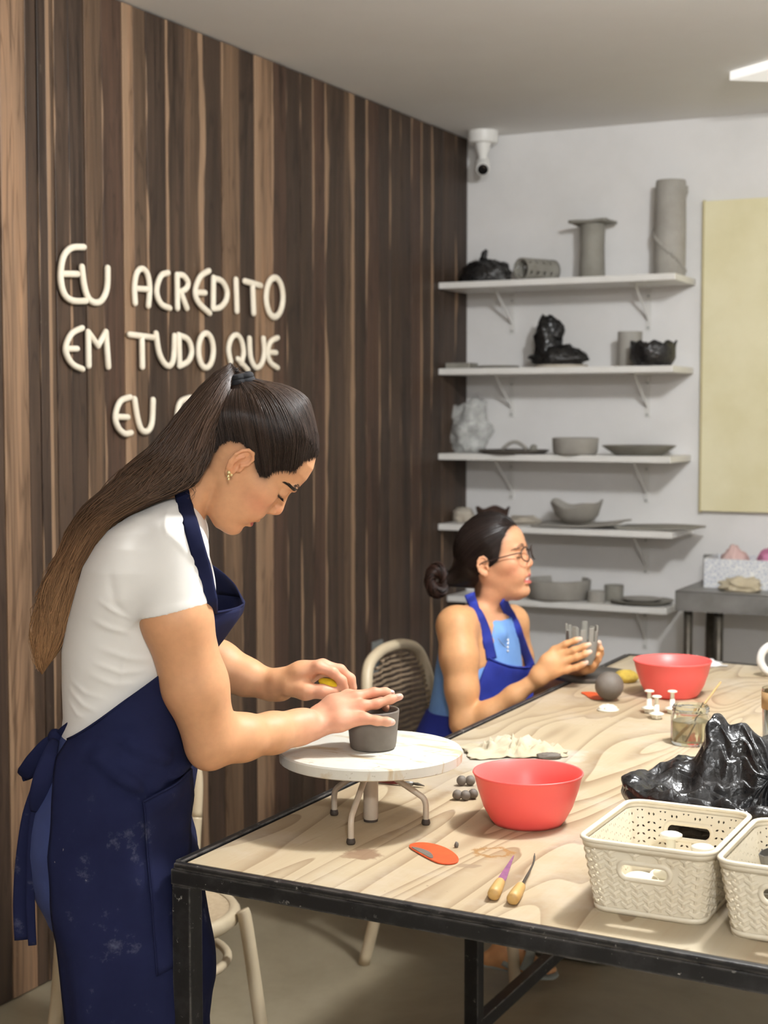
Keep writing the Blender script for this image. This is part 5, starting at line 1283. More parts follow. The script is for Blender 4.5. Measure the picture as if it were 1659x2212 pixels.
m = near_pts(V, NEAR_T, .009)*.7; col = col*(1-m[:, None])+sk(222, 190, 176)*m[:, None]
paint_face(HD, V, col, sk(178, 84, 76), sk(44, 32, 26))
# (hairline fuzz is painted after the hair outline is known)
L = HD.locv(V)
m = np.exp(-((L[:, 0]+.008)/.018)**4-((L[:, 1]-.004)/.028)**4-((np.abs(L[:, 2])-.078)/.010)**4)*.35
col = col*(1-m[:, None])+sk(222, 146, 112)*m[:, None]
M_skin = skin_mat('skin_warm')
BODY = (V, Q, col)
# ---- fingernails as small plates
M_nail = mat('fingernail', lin(224, 182, 166), .3)
for a_, b_, nn_ in (((833, 1495, 2.662), (848, 1499, 2.665), (0, -.55, .83)), ((843, 1511, 2.640), (866, 1505, 2.645), (0, -.6, .8)), ((836, 1559, dC-.0578), (849, 1560, dC-.0575), (0, -.93, .36))):
    P0, P1 = CP(*a_), CP(*b_); tx = Vector(P1-P0).normalized(); nv = Vector(nn_); nv = (nv-tx*nv.dot(tx)).normalized(); bx_ = nv.cross(tx); Mx = Matrix((tx, bx_, nv)).transposed()
    local(MB().ball(P0*.25+P1*.75+np.array(nv)*.0056, (.0052, .0040, .0014), 12, M=Mx), ORG).build('fingernail', M_nail, root)

# ---- T-shirt
def rows_from(T, d=D0):
    out = []
    for yy, xl, xr, b, *dd in T:
        dm = dd[0] if dd else d; a_, c_ = CP(xl, yy, dm), CP(xr, yy, dm); out.append((a_[2], (a_[0]+c_[0])/2, (c_[0]-a_[0])/2, dm, b))
    return out
SHT = [(1072, 372, 402, .045), (1085, 340, 414, .075), (1105, 288, 424, .115), (1138, 240, 431, .150), (1169, 216, 436, .170), (1216, 189, 446, .178), (1270, 172, 454, .170), (1337, 152, 456, .152),
       (1398, 140, 448, .142), (1472, 140, 428, .134), (1540, 143, 412, .136), (1600, 136, 405, .146), (1625, 130, 402, .150)]
gs = Grid((CP(90, 1500)[0], 2.26, CP(0, 1640)[2]), (CP(560, 1500)[0], 2.88, CP(0, 1050)[2]), .0022)
gs.cap(CP(374, 1188, 2.440), CP(377, 1345, 2.420), .0575, .0610, 0)
hp0, hp1 = CP(297, 1335, 2.42), CP(457, 1305, 2.42); hn = np.array([-(hp1-hp0)[2], 0, (hp1-hp0)[0]]); hn /= np.linalg.norm(hn)
sl_all = lambda x, y, z: (hp0[0]-x)*hn[0]+(hp0[2]-z)*hn[2]+.004*np.sin((x-hp0[0])*14)
gs.op(sl_all, (gs.ax[0][0], 2.2, gs.ax[2][0]), (gs.ax[0][-1], 2.6, gs.ax[2][-1]), 0, 'i')
gs.op(lambda x, y, z: -.0011*np.exp(-(((x-hp0[0])*hn[0]+(z-hp0[2])*hn[2]-.008)/.008)**4)*(y < 2.5), hp0-.05, hp1+.1, 0, 'o')
gs.cap(CP(378, 1200, 2.69), CP(398, 1300, 2.745), .0560, .0580, .02)
gs.cap(CP(372, 1150, 2.50), CP(384, 1150, 2.64), .052, .052, .03)
gs.rows(rows_from(SHT), .022)
gs.ell(CP(375, 1275, D0), (.062, .13, .075), None, .03)
gs.op(lambda x, y, z: CP(0, 1628)[2]-z, (gs.ax[0][0], 2.2, gs.ax[2][0]), (gs.ax[0][-1], 3, gs.ax[2][-1]), 0, 'i')
# folds on the near side, traced as ridges in side view
FOLDS = [([(228, 1288), (262, 1310), (292, 1325)], 4, .004), ([(212, 1330), (250, 1348), (292, 1358)], 5, .0045), ([(225, 1392), (285, 1412), (330, 1418)], 6, .004), ([(215, 1425), (270, 1445), (322, 1440)], 5, .004),
         ([(205, 1452), (255, 1470), (300, 1468)], 5, .0035), ([(155, 1468), (190, 1492), (235, 1500)], 4, .0035), ([(150, 1490), (185, 1518), (215, 1528)], 4, .0035), ([(148, 1515), (170, 1540), (190, 1545)], 3.5, .003),
         ([(255, 1230), (262, 1290), (290, 1330)], 7, -.004), ([(362, 1090), (368, 1130), (376, 1150)], 4, .0025), ([(300, 1365), (292, 1395), (275, 1420), (268, 1480)], 2.5, .0018), ([(370, 1140), (400, 1165), (430, 1200)], 5, .0025)]
for pl_, wpx, amp in FOLDS:
    P = [CP(*q, 2.46) for q in pl_]
    def fn(x, y, z, P=P, wpx=wpx, amp=amp):
        d2 = None
        for i in range(len(P)-1):
            ax_, az = P[i][0], P[i][2]; bx_, bz = P[i+1][0]-ax_, P[i+1][2]-az
            t = np.clip(((x-ax_)*bx_+(z-az)*bz)/(bx_*bx_+bz*bz), 0, 1); e = (x-ax_-t*bx_)**2+(z-az-t*bz)**2; gt_ = (i+t)/(len(P)-1); e = e+R(wpx)**2*1.6*np.abs(2*gt_-1)**3; d2 = e if d2 is None else np.minimum(d2, e)
        return -.62*amp*np.exp(-d2/R(wpx*1.25)**2)*(y < D0)
    lo = np.min(P, 0)-.03; hi = np.max(P, 0)+.03; lo[1] = 2.2; hi[1] = D0; gs.op(fn, lo, hi, 0, 'o')
V, Q = gs.mesh()
M_shirt = mat('white_jersey', lin(236, 232, 226), .8, lin(230, 226, 219), 6, bump=.1, bs=400, bd=.0006, sheen=.15)
npmesh('t_shirt', V, Q, M_shirt, root, ORG, None, 3)

# ---- leggings
LEG = [(1560, 146, 402, .136), (1600, 122, 402, .148), (1650, 96, 402, .165), (1720, 76, 400, .176), (1763, 69, 398, .180), (1804, 66, 396, .182), (1864, 73, 392, .180), (1905, 86, 388, .176), (1945, 116, 382, .172)]
gl = Grid((CP(40, 1500)[0], 2.3, 0.04), (CP(430, 1500)[0], 2.82, CP(0, 1555)[2]), .005)
gl.rows(rows_from(LEG), 0)
for sgn in (-1, 1):
    kx = CP(268, 1500)[0]+(.0 if sgn < 0 else .05); dd = D0+sgn*.088
    hip = np.array([CP(240, 1500)[0], dd, .74]); knee = np.array([kx, dd+sgn*-.01, .44]); ank = np.array([kx-.05, dd, .09])
    gl.chain([hip, knee, knee*.5+ank*.5+np.array([-.012, 0, .03]), ank], [.092, .060, .056, .036], .03)
V, Q = gl.mesh(); M_leg = mat('blue_leggings', lin(58, 72, 122), .75, lin(50, 62, 108), 10)
npmesh('leggings', V, Q, M_leg, root, ORG, None, 1)
M_shoe = mat('white_canvas_shoe', lin(220, 216, 210), .7)
for sgn in (-1, 1):
    kx = CP(268, 1500)[0]+(.0 if sgn < 0 else .05)-.05; dd = D0+sgn*.088
    gg = Grid((kx-.1, dd-.07, -.004), (kx+.22, dd+.07, .13), .004)
    gg.chain([(kx-.03, dd, .045), (kx+.06, dd, .04), (kx+.14, dd, .03)], [.04, .042, .034], .02); gg.cap((kx, dd, .06), (kx, dd, .1), .045, .042, .02)
    gg.op(lambda x, y, z: .0-z, (kx-.2, dd-.2, -.1), (kx+.3, dd+.2, .2), 0, 'i')
    V, Q = gg.mesh(); V[:, 2] -= V[:, 2].min()-.0005; npmesh('shoe', V, Q, M_shoe, root, ORG, None, 1)

# ---- apron: wrapped sheet, rows traced from the side view
def apron_mat():
    n = NT('navy_apron_cotton'); v = n.coord('Object')
    c = n.ramp(n.noise(v, 5, 5, .6), [(.3, lin(21, 24, 50)), (.7, lin(31, 35, 66))])
    a = n.ramp(n.noise(v, 20, 5, .7), [(.60, 0.), (.72, .5)]); z = n.n('ShaderNodeSeparateXYZ'); n.l(v, z.inputs[0])
    lowz = n.ramp(z.outputs[2], [(.0, 1.), (.85, 1.), (.95, 0.)])
    c = n.mix(n.math('MULTIPLY', a, lowz), c, lin(96, 98, 112))
    b = n.math('MULTIPLY', n.ramp(n.noise(n.coord('Object', (1, 1, .55), (3, 1, 2)), 26, 4, .75), [(.70, 0.), (.735, 1.)]), lowz)
    c = n.mix(n.math('MULTIPLY', b, .75), c, lin(176, 170, 158))
    n.set(col=c, rough=.9, spec=.15); n.bump(n.noise(v, 700, 2), .25, .0006); return n.m
M_apron = apron_mat()
AY = [1304, 1325, 1344, 1370, 1393, 1435, 1480, 1530, 1564, 1600, 1648, 1700, 1736, 1787, 1837, 1915, 2040, 2124, 2180, 2212, 2300, 2420]
AXF = [524, 520, 507, 488, 470, 446, 432, 424, 421, 419, 419, 413, 408, 408, 422, 434, 449, 456, 446, 440, 436, 432]
AXE = [452, 446, 436, 416, 394, 334, 266, 196, 148, 124, 119, 115, 112, 106, 108, 114, 128, 137, 139, 140, 142, 144]
AXL = [160, 157, 153, 148, 142, 138, 138, 140, 140, 118, 94, 78, 72, 62, 64, 84, 100, 112, 118, 120, 122, 124]
AB = [.150, .150, .150, .150, .150, .150, .147, .148, .150, .160, .174, .184, .188, .192, .194, .192, .186, .184, .182, .180, .178, .176]
def arow(yy):
    xf, xe, xl, b = (np.interp(yy, AY, a) for a in (AXF, AXE, AXL, AB)); return xf, xe, xl, b
def apt(yy, th, off=0.0):
    """th: 0 = front, + towards the camera side; angle in radians"""
    xf, xe, xl, b = arow(yy); cx = (xf+xl)/2; a = (xf-xl)/2
    sgn_ = 1 if th >= 0 else -1; c_ = math.cos(th); s_ = math.sin(abs(th)); p = 2/2.35
    X = cx+math.copysign(abs(c_)**p, c_)*(a+off/D0*F); dd = D0-sgn_*(s_**p)*(b+.004+off)
    pt = CP(X, yy, D0); pt = np.array([pt[0], dd, pt[2]]); return pt
def th_mid(yy, px):
    xf, xe, xl, b = arow(yy); cx = (xf+xl)/2; a = (xf-xl)/2; q = max(-.999, min(.999, (px-cx)/a)); return math.acos(math.copysign(abs(q)**(2.35/2), q))
def pxof(p): 
    z_ = p[2]-HC; fw = p[1]*math.cos(PIT)-z_*math.sin(PIT); return CX+F*p[0]/fw
def th_at(yy, px):
    """angle on the camera side whose projection falls in column px"""
    lo_, hi_ = 0.0, math.pi*.98
    for _ in range(22):
        md = (lo_+hi_)/2
        if pxof(apt(yy, md)) > px: lo_ = md
        else: hi_ = md
    return (lo_+hi_)/2
NT_, G = 72, []
ylist = list(np.linspace(1304, 1564, 34))+list(np.linspace(1575, 2420, 66))
for yy in ylist:
    xf, xe, xl, b = arow(yy); t0 = th_at(yy, xe); t1 = th_mid(yy, xe); row = []
    for i in range(NT_+1):
        th = t0*(1-2*i/NT_) if i <= NT_//2 else t1*(1-2*i/NT_); p = apt(yy, th)
        # cloth folds
        q = nz(th*1.6, yy/160, 3)*.007+nz(th*4, yy/70, 9)*.003
        if yy > 1640: q += .006*math.sin(th*7+yy/260)*min(1, (yy-1640)/250)
        if 1520 < yy < 1740 and th > 0:                     # pull folds running to the waist knot
            for (x0, y0, x1, y1, amp) in ((205, 1592, 300, 1650, .010), (270, 1560, 360, 1600, .012), (180, 1578, 262, 1594, .006), (330, 1650, 400, 1630, .012), (250, 1625, 350, 1665, .007)):
                pxx = pxof(p); t_ = max(0, min(1, ((pxx-x0)*(x1-x0)+(yy-y0)*(y1-y0))/((x1-x0)**2+(y1-y0)**2))); dd_ = math.hypot(pxx-x0-t_*(x1-x0), yy-y0-t_*(y1-y0)); q += amp*math.exp(-(dd_/11)**2)-amp*.6*math.exp(-((dd_-20)/12)**2)
        p = apt(yy, th, max(q, -.003)); row.append(p)
    G.append(row)
b = MB(); b.grid(G)
# far half of the bib rises to the far strap
top = crom([(524, 1304, 2.545), (507, 1266, 2.60), (475, 1234, 2.65), (446, 1215, 2.67)], 8); mid = G[0][NT_//2:NT_//2+1+24]; GG = []
n_ = len(top); mid = [G[0][NT_//2+int(round(i*(NT_/2)/(n_-1)))] for i in range(n_)]
for i in range(n_): GG.append([mid[i]*(1-k/6)+CP(*top[i])*(k/6) for k in range(7)])
b.grid(GG)
o = local(b, ORG).build('apron', M_apron, root); sm = o.modifiers.new('s', 'SOLIDIFY'); sm.thickness = .0022; sm.offset = 1
AP = o
# hem of the near bib edge and pocket
hem = [apt(1304+k*0, th_at(1304, arow(1304)[1])*(1-k/14), .002) for k in range(0, 15)]
local(MB().tube(hem, .0022, 6), ORG).build('bib_hem', M_apron, AP)
edge = [apt(yy, th_at(yy, arow(yy)[1]), .0022) for yy in np.linspace(1310, 1564, 30)]
local(MB().tube(edge, .0018, 6), ORG).build('edge_hem', M_apron, AP)
pc = [(307, 1676), (337, 2024)]
G = []
for j in range(25):
    f = j/24; row = []
    for i in range(13):
        q = i/12; x0 = 307+30*f; x1 = 404-6*f; yT = 1676-34*q; yBt = 2026-24*q; yy = yT+(yBt-yT)*f; px = x0+(x1-x0)*q
        th = th_at(yy, px); e = nz(th*1.6, yy/160, 3)*.007+nz(th*4, yy/70, 9)*.003+.006*math.sin(th*7+yy/260)*min(1, max(0, yy-1640)/250)
        row.append(apt(yy, th, max(e, -.003)+.0045+(.006*math.sin(q*math.pi) if j < 3 else 0)))
    G.append(row)
pk = local(MB().grid(G), ORG).build('pocket', M_apron, AP); sm = pk.modifiers.new('s', 'SOLIDIFY'); sm.thickness = .0022; sm.offset = 1
hem = [np.array(G[0][i])+np.array([0, -.004, 0]) for i in range(13)]; local(MB().tube(hem, .0022, 6), ORG).build('pocket_hem', M_apron, pk)
seam = [np.array(G[j][0])+np.array([0, -.0035, 0]) for j in range(25)]; local(MB().tube(seam, .0012, 6), ORG).build('pocket_seam', M_apron, pk)
# neck strap following the shirt
sp = [(384, 1040), (392, 1062), (401, 1092), (411, 1128), (421, 1165), (431, 1200), (440, 1230), (449, 1275), (455, 1304)]
P = []
for px, py in crom([(a_, b_, 0) for a_, b_ in sp], 4)[:]and [q[:2] for q in crom([(a_, b_, 0) for a_, b_ in sp], 4)]:
    h1, h2 = gs.hit(px, py), g.hit(px, py); h_ = min([q for q in (h1, h2) if q is not None] or [2.5]); P.append(CP(px, py, h_-.008))
P[-1] = np.array(apt(1306, th_at(1306, 453), .002))
for _ in range(6):
    dd_ = [p[1] for p in P]
    for i in range(1, len(P)-1): P[i] = np.array([P[i][0], min(dd_[i], (dd_[i-1]+dd_[i]+dd_[i+1])/3+.0005), P[i][2]])
local(MB().tube(P, [.0125]*len(P), 8, flat=.16, up=(.25, -1, .1)), ORG).build('neck_strap', M_apron, AP)
P = [CP(*q) for q in ((400, 1062, 2.60), (418, 1100, 2.625), (430, 1150, 2.64), (440, 1190, 2.66), (447, 1217, 2.668))]
local(MB().tube(crom(P, 4), .0125, 8, flat=.16, up=(1, .6, .3)), ORG).build('neck_strap', M_apron, AP)
# waist ties and bow
def ribbon(pts, wd, name='tie', fl=.14):
    P = [CP(*q) for q in pts]; P = crom(P, 5); wv = np.interp(np.linspace(0, 1, len(P)), np.linspace(0, 1, len(wd)), wd); 
    return local(MB().tube(P, [R(w_) for w_ in wv], 10, flat=fl, up=(.2, -1, 0)), ORG).build(name, M_apron, AP)
ribbon([(152, 1566, 2.47), (138, 1578, 2.48), (122, 1592, 2.50)], [9, 10, 9], 'waist_tie', .3)
local(MB().ball(CP(120, 1592, 2.495), (.013, .012, .014), 14, wob=lambda p: .15*nz(p.x*3, p.y*3, p.z*3)), ORG).build('bow_knot', M_apron, AP)
ribbon([(118, 1592, 2.495), (98, 1606, 2.49), (72, 1642, 2.49), (56, 1668, 2.50), (48, 1676, 2.51)], [7, 11, 17, 19, 13], 'bow_loop', .22)
ribbon([(48, 1676, 2.51), (70, 1662, 2.53), (98, 1620, 2.52), (118, 1596, 2.50)], [13, 17, 12, 7], 'bow_loop', .2)
ribbon([(120, 1598, 2.47), (108, 1630, 2.435), (96, 1675, 2.425), (86, 1722, 2.43), (84, 1752, 2.44)], [9, 16, 23, 24, 17], 'bow_loop', .25)
ribbon([(118, 1600, 2.49), (88, 1680, 2.45), (64, 1760, 2.45), (50, 1860, 2.45), (45, 1950, 2.45), (48, 2030, 2.45)], [8, 12, 16, 17, 17, 17], 'bow_tail', .16)
ribbon([(112, 1605, 2.48), (90, 1690, 2.44), (72, 1770, 2.44), (66, 1870, 2.435), (66, 1960, 2.435), (70, 2042, 2.435)], [6, 8, 9, 9, 10, 9], 'bow_tail', .2)

# ---- hair
M_hair = hair_mat('brown_hair'); root_c, mid_c, tip_c = sk(40, 29, 24), sk(94, 69, 50), sk(164, 124, 86)
HP = [(705, 975), (688, 983), (660, 986), (637, 1011), (615, 1007), (591, 1009), (574, 1024), (562, 1019), (553, 997), (549, 972), (538, 958), (524, 944), (496, 940), (474, 953), (461, 976), (451, 1000), (420, 1030), (370, 990), (370, 770), (740, 760)]
EO = np.array([523., 1000.]); fx, ux = np.array([math.cos(PH), math.sin(PH)]), np.array([math.sin(PH), -math.cos(PH)])
HPL = [((np.array(p)-EO)@fx*D0/F*.965, (np.array(p)-EO)@ux*D0/F*.965) for p in HP]
gh = Grid(HD.O-.17, HD.O+.17, .0022)
def hairf(x, y, z):
    d, pd = hair_field(*HD.loc(x, y, z), HPL, HD.hw, .0015, .018); return np.maximum(d, pd)
gh.op(hairf, HD.O-.17, HD.O+.17, 0)
TIE = (-.100, .092)
gh.cap(HD.P(-.055, .075), HD.P(*TIE), .045, .017, .03)
V, Q = gh.mesh(); L = HD.locv(V); cc = np.tile(root_c, (len(V), 1))
hair = npmesh('hair', V, Q, M_hair, root, ORG, cc, 2)
Vb, Qb, cb_ = BODY; Lb = HD.locv(Vb); pdb = polyd(Lb[:, 0], Lb[:, 1], HPL); m = (np.abs(Lb[:, 2]) < .1)*(np.abs(Lb[:, 0]) < .14)*(np.abs(Lb[:, 1]) < .15)*np.exp(-np.maximum(pdb, 0)/.0045)*.8*(np.abs(Lb[:, 2]) < .0735)
cb_ = cb_*(1-m[:, None])+sk(60, 44, 34)*m[:, None]; npmesh('body', Vb, Qb, M_skin, root, ORG, cb_, 1)
S = Strands(); rng = np.random.default_rng(3)
hl3 = []
for (u_, v_) in HPL[1:16]:
    hl3.append((u_, v_, float(head_w(u_, v_, .002, HD.hw))))
hl3 = np.array([(HPL[1][0], HPL[1][1]+.006, 0.0)]+[(HPL[1][0]-.004, HPL[1][1], .022)]+[tuple(q) for q in hl3[1:]])
comb(HD, HPL, hl3, np.array([TIE[0], TIE[1], 0.0]), (1700, 500), rng, S, root_c, root_c*.65+mid_c*.35, (.0004, .0009), .0015, .018)
o = S.build('combed_strands', M_hair, hair, ORG)
S = Strands(); HD.brows(g, S, rng, sk(32, 23, 18)); o = S.build('brows_and_lashes', M_hair, root, ORG); o['kind'] = 'stuff'
# scrunchie
tc = HD.P(*TIE); ta = (HD.u*.55-HD.f*.8); ta /= np.linalg.norm(ta); e1 = HD.w; e2 = np.cross(ta, e1)
b = MB()
for rr, off, r0 in ((.0185, 0, .0078), (.0175, .008, .0065)):
    b.tube([tc+ta*off+(rr+.002*math.sin(5*a))*(math.cos(a)*e1+math.sin(a)*e2) for a in np.linspace(0, 2*math.pi, 41)[:-1]], r0, 8, closed=True)
local(b, ORG).build('hair_tie', mat('black_scrunchie', lin(24, 24, 28), .85), root)
# ponytail: left and right outlines traced, strands fill between them
PT = [((507, 792), (512, 812)), ((498, 783), (506, 820)), ((464, 804), (499, 842)), ((422, 846), (492, 880)), ((371, 909), (470, 924)), ((321, 969), (456, 984)), ((270, 1011), (430, 1032)), ((224, 1061), (396, 1058)), ((182, 1100), (330, 1086)),
      ((152, 1141), (258, 1122)), ((135, 1188), (212, 1172)), ((108, 1242), (182, 1230)), ((89, 1290), (164, 1288)), ((81, 1337), (152, 1333)), ((76, 1388), (140, 1374)), ((81, 1432), (116, 1420)), ((92, 1456), (102, 1442))]
TL = np.array(PT, float); npt = len(PT)
ptd = np.interp(np.arange(npt), [0, 2, 5, 8, 11, 16], [2.56, 2.53, 2.49, 2.485, 2.515, 2.53]); pth = np.interp(np.arange(npt), [0, 2, 4, 7, 10, 14, 16], [.014, .026, .045, .05, .05, .04, .012])
def ptail(t, s, e, wave=0.0, ph=0.0):
    i = t*(npt-1); j = np.arange(npt); L_ = np.array([np.interp(i, j, TL[:, 0, 0]), np.interp(i, j, TL[:, 0, 1])]); R_ = np.array([np.interp(i, j, TL[:, 1, 0]), np.interp(i, j, TL[:, 1, 1])])
    s2 = .5+(s-.5)*(1+.30*max(0, t-.35))+wave*math.sin(t*26+ph)*min(1, t*2.2); p = L_*(1-s2)+R_*s2; return CP(p[0], p[1], np.interp(i, j, ptd)+e*np.interp(i, j, pth))
G = []
for i in range(60):
    t = i/59; row = []
    for k in range(20):
        a = 2*math.pi*k/20; row.append(ptail(t, .5+.46*(1-.75*float(ss(np.array(t), .62, 1.0)))*math.cos(a), .72*math.sin(a)))
    G.append(row)
b = MB(); b.grid(G, closev=True); vv = np.array(b.v); fq = np.array(b.f)
tt = np.repeat(np.linspace(0, 1, 60), 20); hc = lambda t: root_c*np.clip(1-t*1.6, 0, 1)[:, None]+mid_c*(np.clip(t*1.6, 0, 1)*np.clip(2-t*2, 0, 1))[:, None]+tip_c*np.clip(t*2-1, 0, 1)[:, None]
tail = npmesh('ponytail', vv, fq, M_hair, root, ORG, hc(tt), 0)
S = Strands()
for k in range(1700):
    a = rng.uniform(0, 2*math.pi); rad = rng.uniform(.7, 1.05); s0, e0 = .5+.47*rad*math.cos(a), .9*rad*math.sin(a)
    if e0 > .35 and rng.random() < .6: e0 = -e0
    t1 = rng.uniform(.70, 1.02) if rng.random() < .6 else rng.uniform(.9, 1.03); ph = rng.uniform(0, 6.28); wv = rng.uniform(.0, .10)
    ts = np.linspace(rng.uniform(0, .12), t1, 34); P = [ptail(t, s0+(rng.normal(0, .004)), e0, wv, ph) for t in ts]
    if rng.random() < .06: P = [p+np.array([-.006, 0, .004])*max(0, (i-16)/17)*rng.uniform(.5, 2.0) for i, p in enumerate(P)]
    cv = rng.uniform(.65, 1.5); S.add(P, rng.uniform(.0006, .0013), root_c*cv, root_c*cv)
    cs_ = hc(ts)*cv
    for q in range(3): S.C[-1-q] = cs_
S.build('ponytail_strands', M_hair, tail, ORG)
S = Strands()                                               # loose tuft above the tie and wisps at the nape
for k in range(36):
    p0 = tc+ta*.010; dv_ = np.array([rng.normal(-.35, .25), rng.normal(0, .25), 1.0]); P = [p0+dv_*.016*j/7+np.array([-.01, 0, -.006])*(j/7)**2*rng.uniform(0, 1.6) for j in range(8)]; S.add(P, .0006, root_c, root_c*1.2)
for k in range(4):
    x0, y0 = rng.uniform(430, 455), rng.uniform(985, 1010); P = [CP(x0-(x0-405+rng.uniform(-12, 12))*(j/11), y0+(1085-y0)*(j/11)+8*math.sin(j*.4+k), 2.492) for j in range(12)]; S.add(P, .0004, root_c, mid_c)
o = S.build('loose_hairs', M_hair, hair, ORG); o['kind'] = 'stuff'
# ---- earring and necklace clasp
el = HD.earlobe[-1]; te = D.objects.new('earring', None); b = MB()
for dx, dz, r_ in ((0, 0, .0034), (-.001, -.006, .003), (.004, -.004, .0026), (-.0005, -.0105, .0024)): b.ball(el+np.array([dx, -.0035, dz]), r_, 10)
local(b, ORG).build('earring', mat('gold_pearl', lin(236, 214, 160), .2, metal=.6), root)
P = [CP(*q) for q in ((424, 1132, 2.53), (430, 1140, 2.54), (434, 1152, 2.56))]; local(MB().tube(P, .0009, 6), ORG).build('necklace', mat('silver_chain', lin(220, 216, 206), .2, metal=1.0), root)
# ---- yellow sponge in the far hand
b = MB(); b.ball((0, 0, 0), (.024, .016, .010), 20, wob=lambda p: .04*nz(p.x*2, p.y*2, p.z*2))
q = c2w(CP(715, 1479, ZF-.02)); o = solid('yellow_sponge', 'small bright yellow sponge held in the standing woman\'s hand', 'sponge', b, mat('yellow_sponge', lin(228, 196, 34), .85, lin(214, 180, 24), 60, bump=.3, bs=300, bd=.001), q); o.rotation_euler = (0, .35, YAW)
# ================================================================== seated woman
DS = 4.2
root2, ORG2 = person_root('seated woman with glasses in a bright blue apron pinching clay', 1045, DS)
A27 = YAW                                                     # she faces the table, i.e. partly towards the camera
fv = np.array([math.cos(A27), -math.sin(A27), 0.]); sv = np.array([-math.sin(A27), -math.cos(A27), 0.])   # forward, near side
phi, psi2 = math.radians(12), math.radians(20)
hf = np.array([math.cos(phi)*math.cos(psi2), -math.cos(phi)*math.sin(psi2), math.sin(phi)]); hu = np.array([-math.sin(phi)*math.cos(psi2), math.sin(phi)*math.sin(psi2), math.cos(phi)])
H2 = Head(Cp(1069, 1220, 4.16), hf, hu, 1.0, 1.0)
g2 = Grid((Cp(915, 0, DS)[0], 3.72, .0), (Cp(1330, 0, 4.0)[0], 4.52, Cp(0, 1105, DS)[2]), .003)
H2.sculpt(g2, smile=True)
def C2(px, py, d=DS): return Cp(px, py, d)
g2.chain([H2.P(-.02, -.03), H2.P(-.02, -.07), C2(1050, 1342, 4.2), C2(1042, 1380, 4.22)], [.047, .043, .046, .05], .025)
g2.rows([(C2(0, y_)[2], C2(x_, 0)[0], b_, d_, a_) for y_, x_, b_, a_, d_ in ((1318, 1046, .05, .06, 4.2), (1340, 1044, .075, .135, 4.2), (1370, 1042, .088, .155, 4.2), (1420, 1042, .098, .150, 4.2), (1480, 1036, .096, .132, 4.2), (1560, 1022, .098, .140, 4.2), (1620, 1010, .11, .165, 4.2))], .03, rot=-A27)
SH_N, SH_F = C2(986, 1352, 4.06), C2(1104, 1345, 4.35)
g2.chain([C2(1030, 1338, 4.14), SH_N], [.045, .050], .03); g2.chain([C2(1064, 1338, 4.26), SH_F], [.045, .048], .03)
g2.chain([SH_N, C2(992, 1420, 4.02), C2(998, 1490, 4.0), C2(1000, 1562, 3.99)], [.052, .0505, .0430, .0330], .02)
g2.chain([C2(1000, 1564, 3.99), C2(1055, 1540, 3.97), C2(1110, 1502, 3.955), C2(1158, 1469, 3.95)], [.0310, .0290, .0240, .0210], .02)
g2.chain([SH_F, C2(1118, 1420, 4.38), C2(1130, 1490, 4.36)], [.048, .044, .036], .02)
g2.chain([C2(1130, 1490, 4.36), C2(1200, 1462, 4.2), C2(1262, 1440, 4.06)], [.035, .030, .022], .02)
def fin2(j, r, k=.005): g2.chain([C2(*q) for q in j], r, k)
HZ = 3.945
kn2 = [(1197, 1404, HZ+.01), (1210, 1416, HZ), (1218, 1430, HZ-.005), (1222, 1447, HZ-.004)]
tp2 = [[(1222, 1391, HZ-.002), (1243, 1383, HZ-.006), (1254, 1380, HZ-.004)], [(1240, 1404, HZ-.012), (1262, 1396, HZ-.016), (1273, 1392, HZ-.014)], [(1246, 1420, HZ-.016), (1264, 1413, HZ-.02), (1275, 1408, HZ-.018)], [(1245, 1441, HZ-.012), (1258, 1435, HZ-.014), (1267, 1431, HZ-.012)]]
for a_, t_ in zip(kn2, tp2):
    fin2([(1165, 1458+(a_[1]-1420)*.25, HZ), ((1165+a_[0])/2, (1458+a_[1])/2-3, HZ), a_], [.020, .0165, .0105], .014); fin2([a_]+t_, [.0102, .0086, .0078, .0064])
fin2([(1175, 1445, HZ+.015), (1195, 1425, HZ+.035), (1215, 1412, HZ+.045), (1230, 1402, HZ+.05)], [.016, .0125, .010, .008], .01)
# far hand behind the cup
for (x1, y1), (x2, y2) in (((1282, 1412), (1294, 1388)), ((1286, 1422), (1299, 1402)), ((1284, 1434), (1290, 1416)), ((1276, 1444), (1276, 1431))):
    fin2([(1262, 1440, 4.05), (x1, y1, 4.04), ((x1+x2)/2+4, (y1+y2)/2, 4.02), (x2, y2, 4.005)], [.018, .0105, .0086, .0070], .008)
# legs under the table; near foot on the table's low stretcher
STRX = TX0+.013
ft = w2c(np.array([STRX, 3.75, .115])); 
hipN, hipF = C2(1010, 0)[0], C2(1040, 0)[0]
kneeN = np.array([C2(1195, 0, 4.0)[0], 3.98, .545]); ankN = C2(1092, 2062, 3.965)
g2.chain([np.array([C2(1000, 0)[0], 4.1, .555]), kneeN], [.085, .058], .02)
g2.chain([kneeN, kneeN*.6+ankN*.4+np.array([-.02, 0, 0]), ankN], [.055, .052, .034], .02)
g2.chain([ankN, C2(1058, 2072, 3.965)], [.032, .024], .02); g2.chain([ankN, C2(1130, 2076, 3.965), C2(1166, 2088, 3.965)], [.032, .026, .020], .02)
for i, (x_, dd_) in enumerate(((1196, .0), (1194, -.016), (1190, -.030), (1184, -.042))): g2.chain([C2(1166, 2089, 3.965-.3*abs(dd_)), C2(x_, 2094+i*1.5, 3.975+dd_)], [.013, .0085], .005)
kneeF = np.array([C2(1215, 0, 4.2)[0], 4.20, .545]); ankF = np.array([kneeF[0]-.02, 4.2, .10])
g2.chain([np.array([C2(1040, 0)[0], 4.3, .555]), kneeF], [.085, .058], .02); g2.chain([kneeF, kneeF*.6+ankF*.4, ankF], [.055, .050, .034], .02)
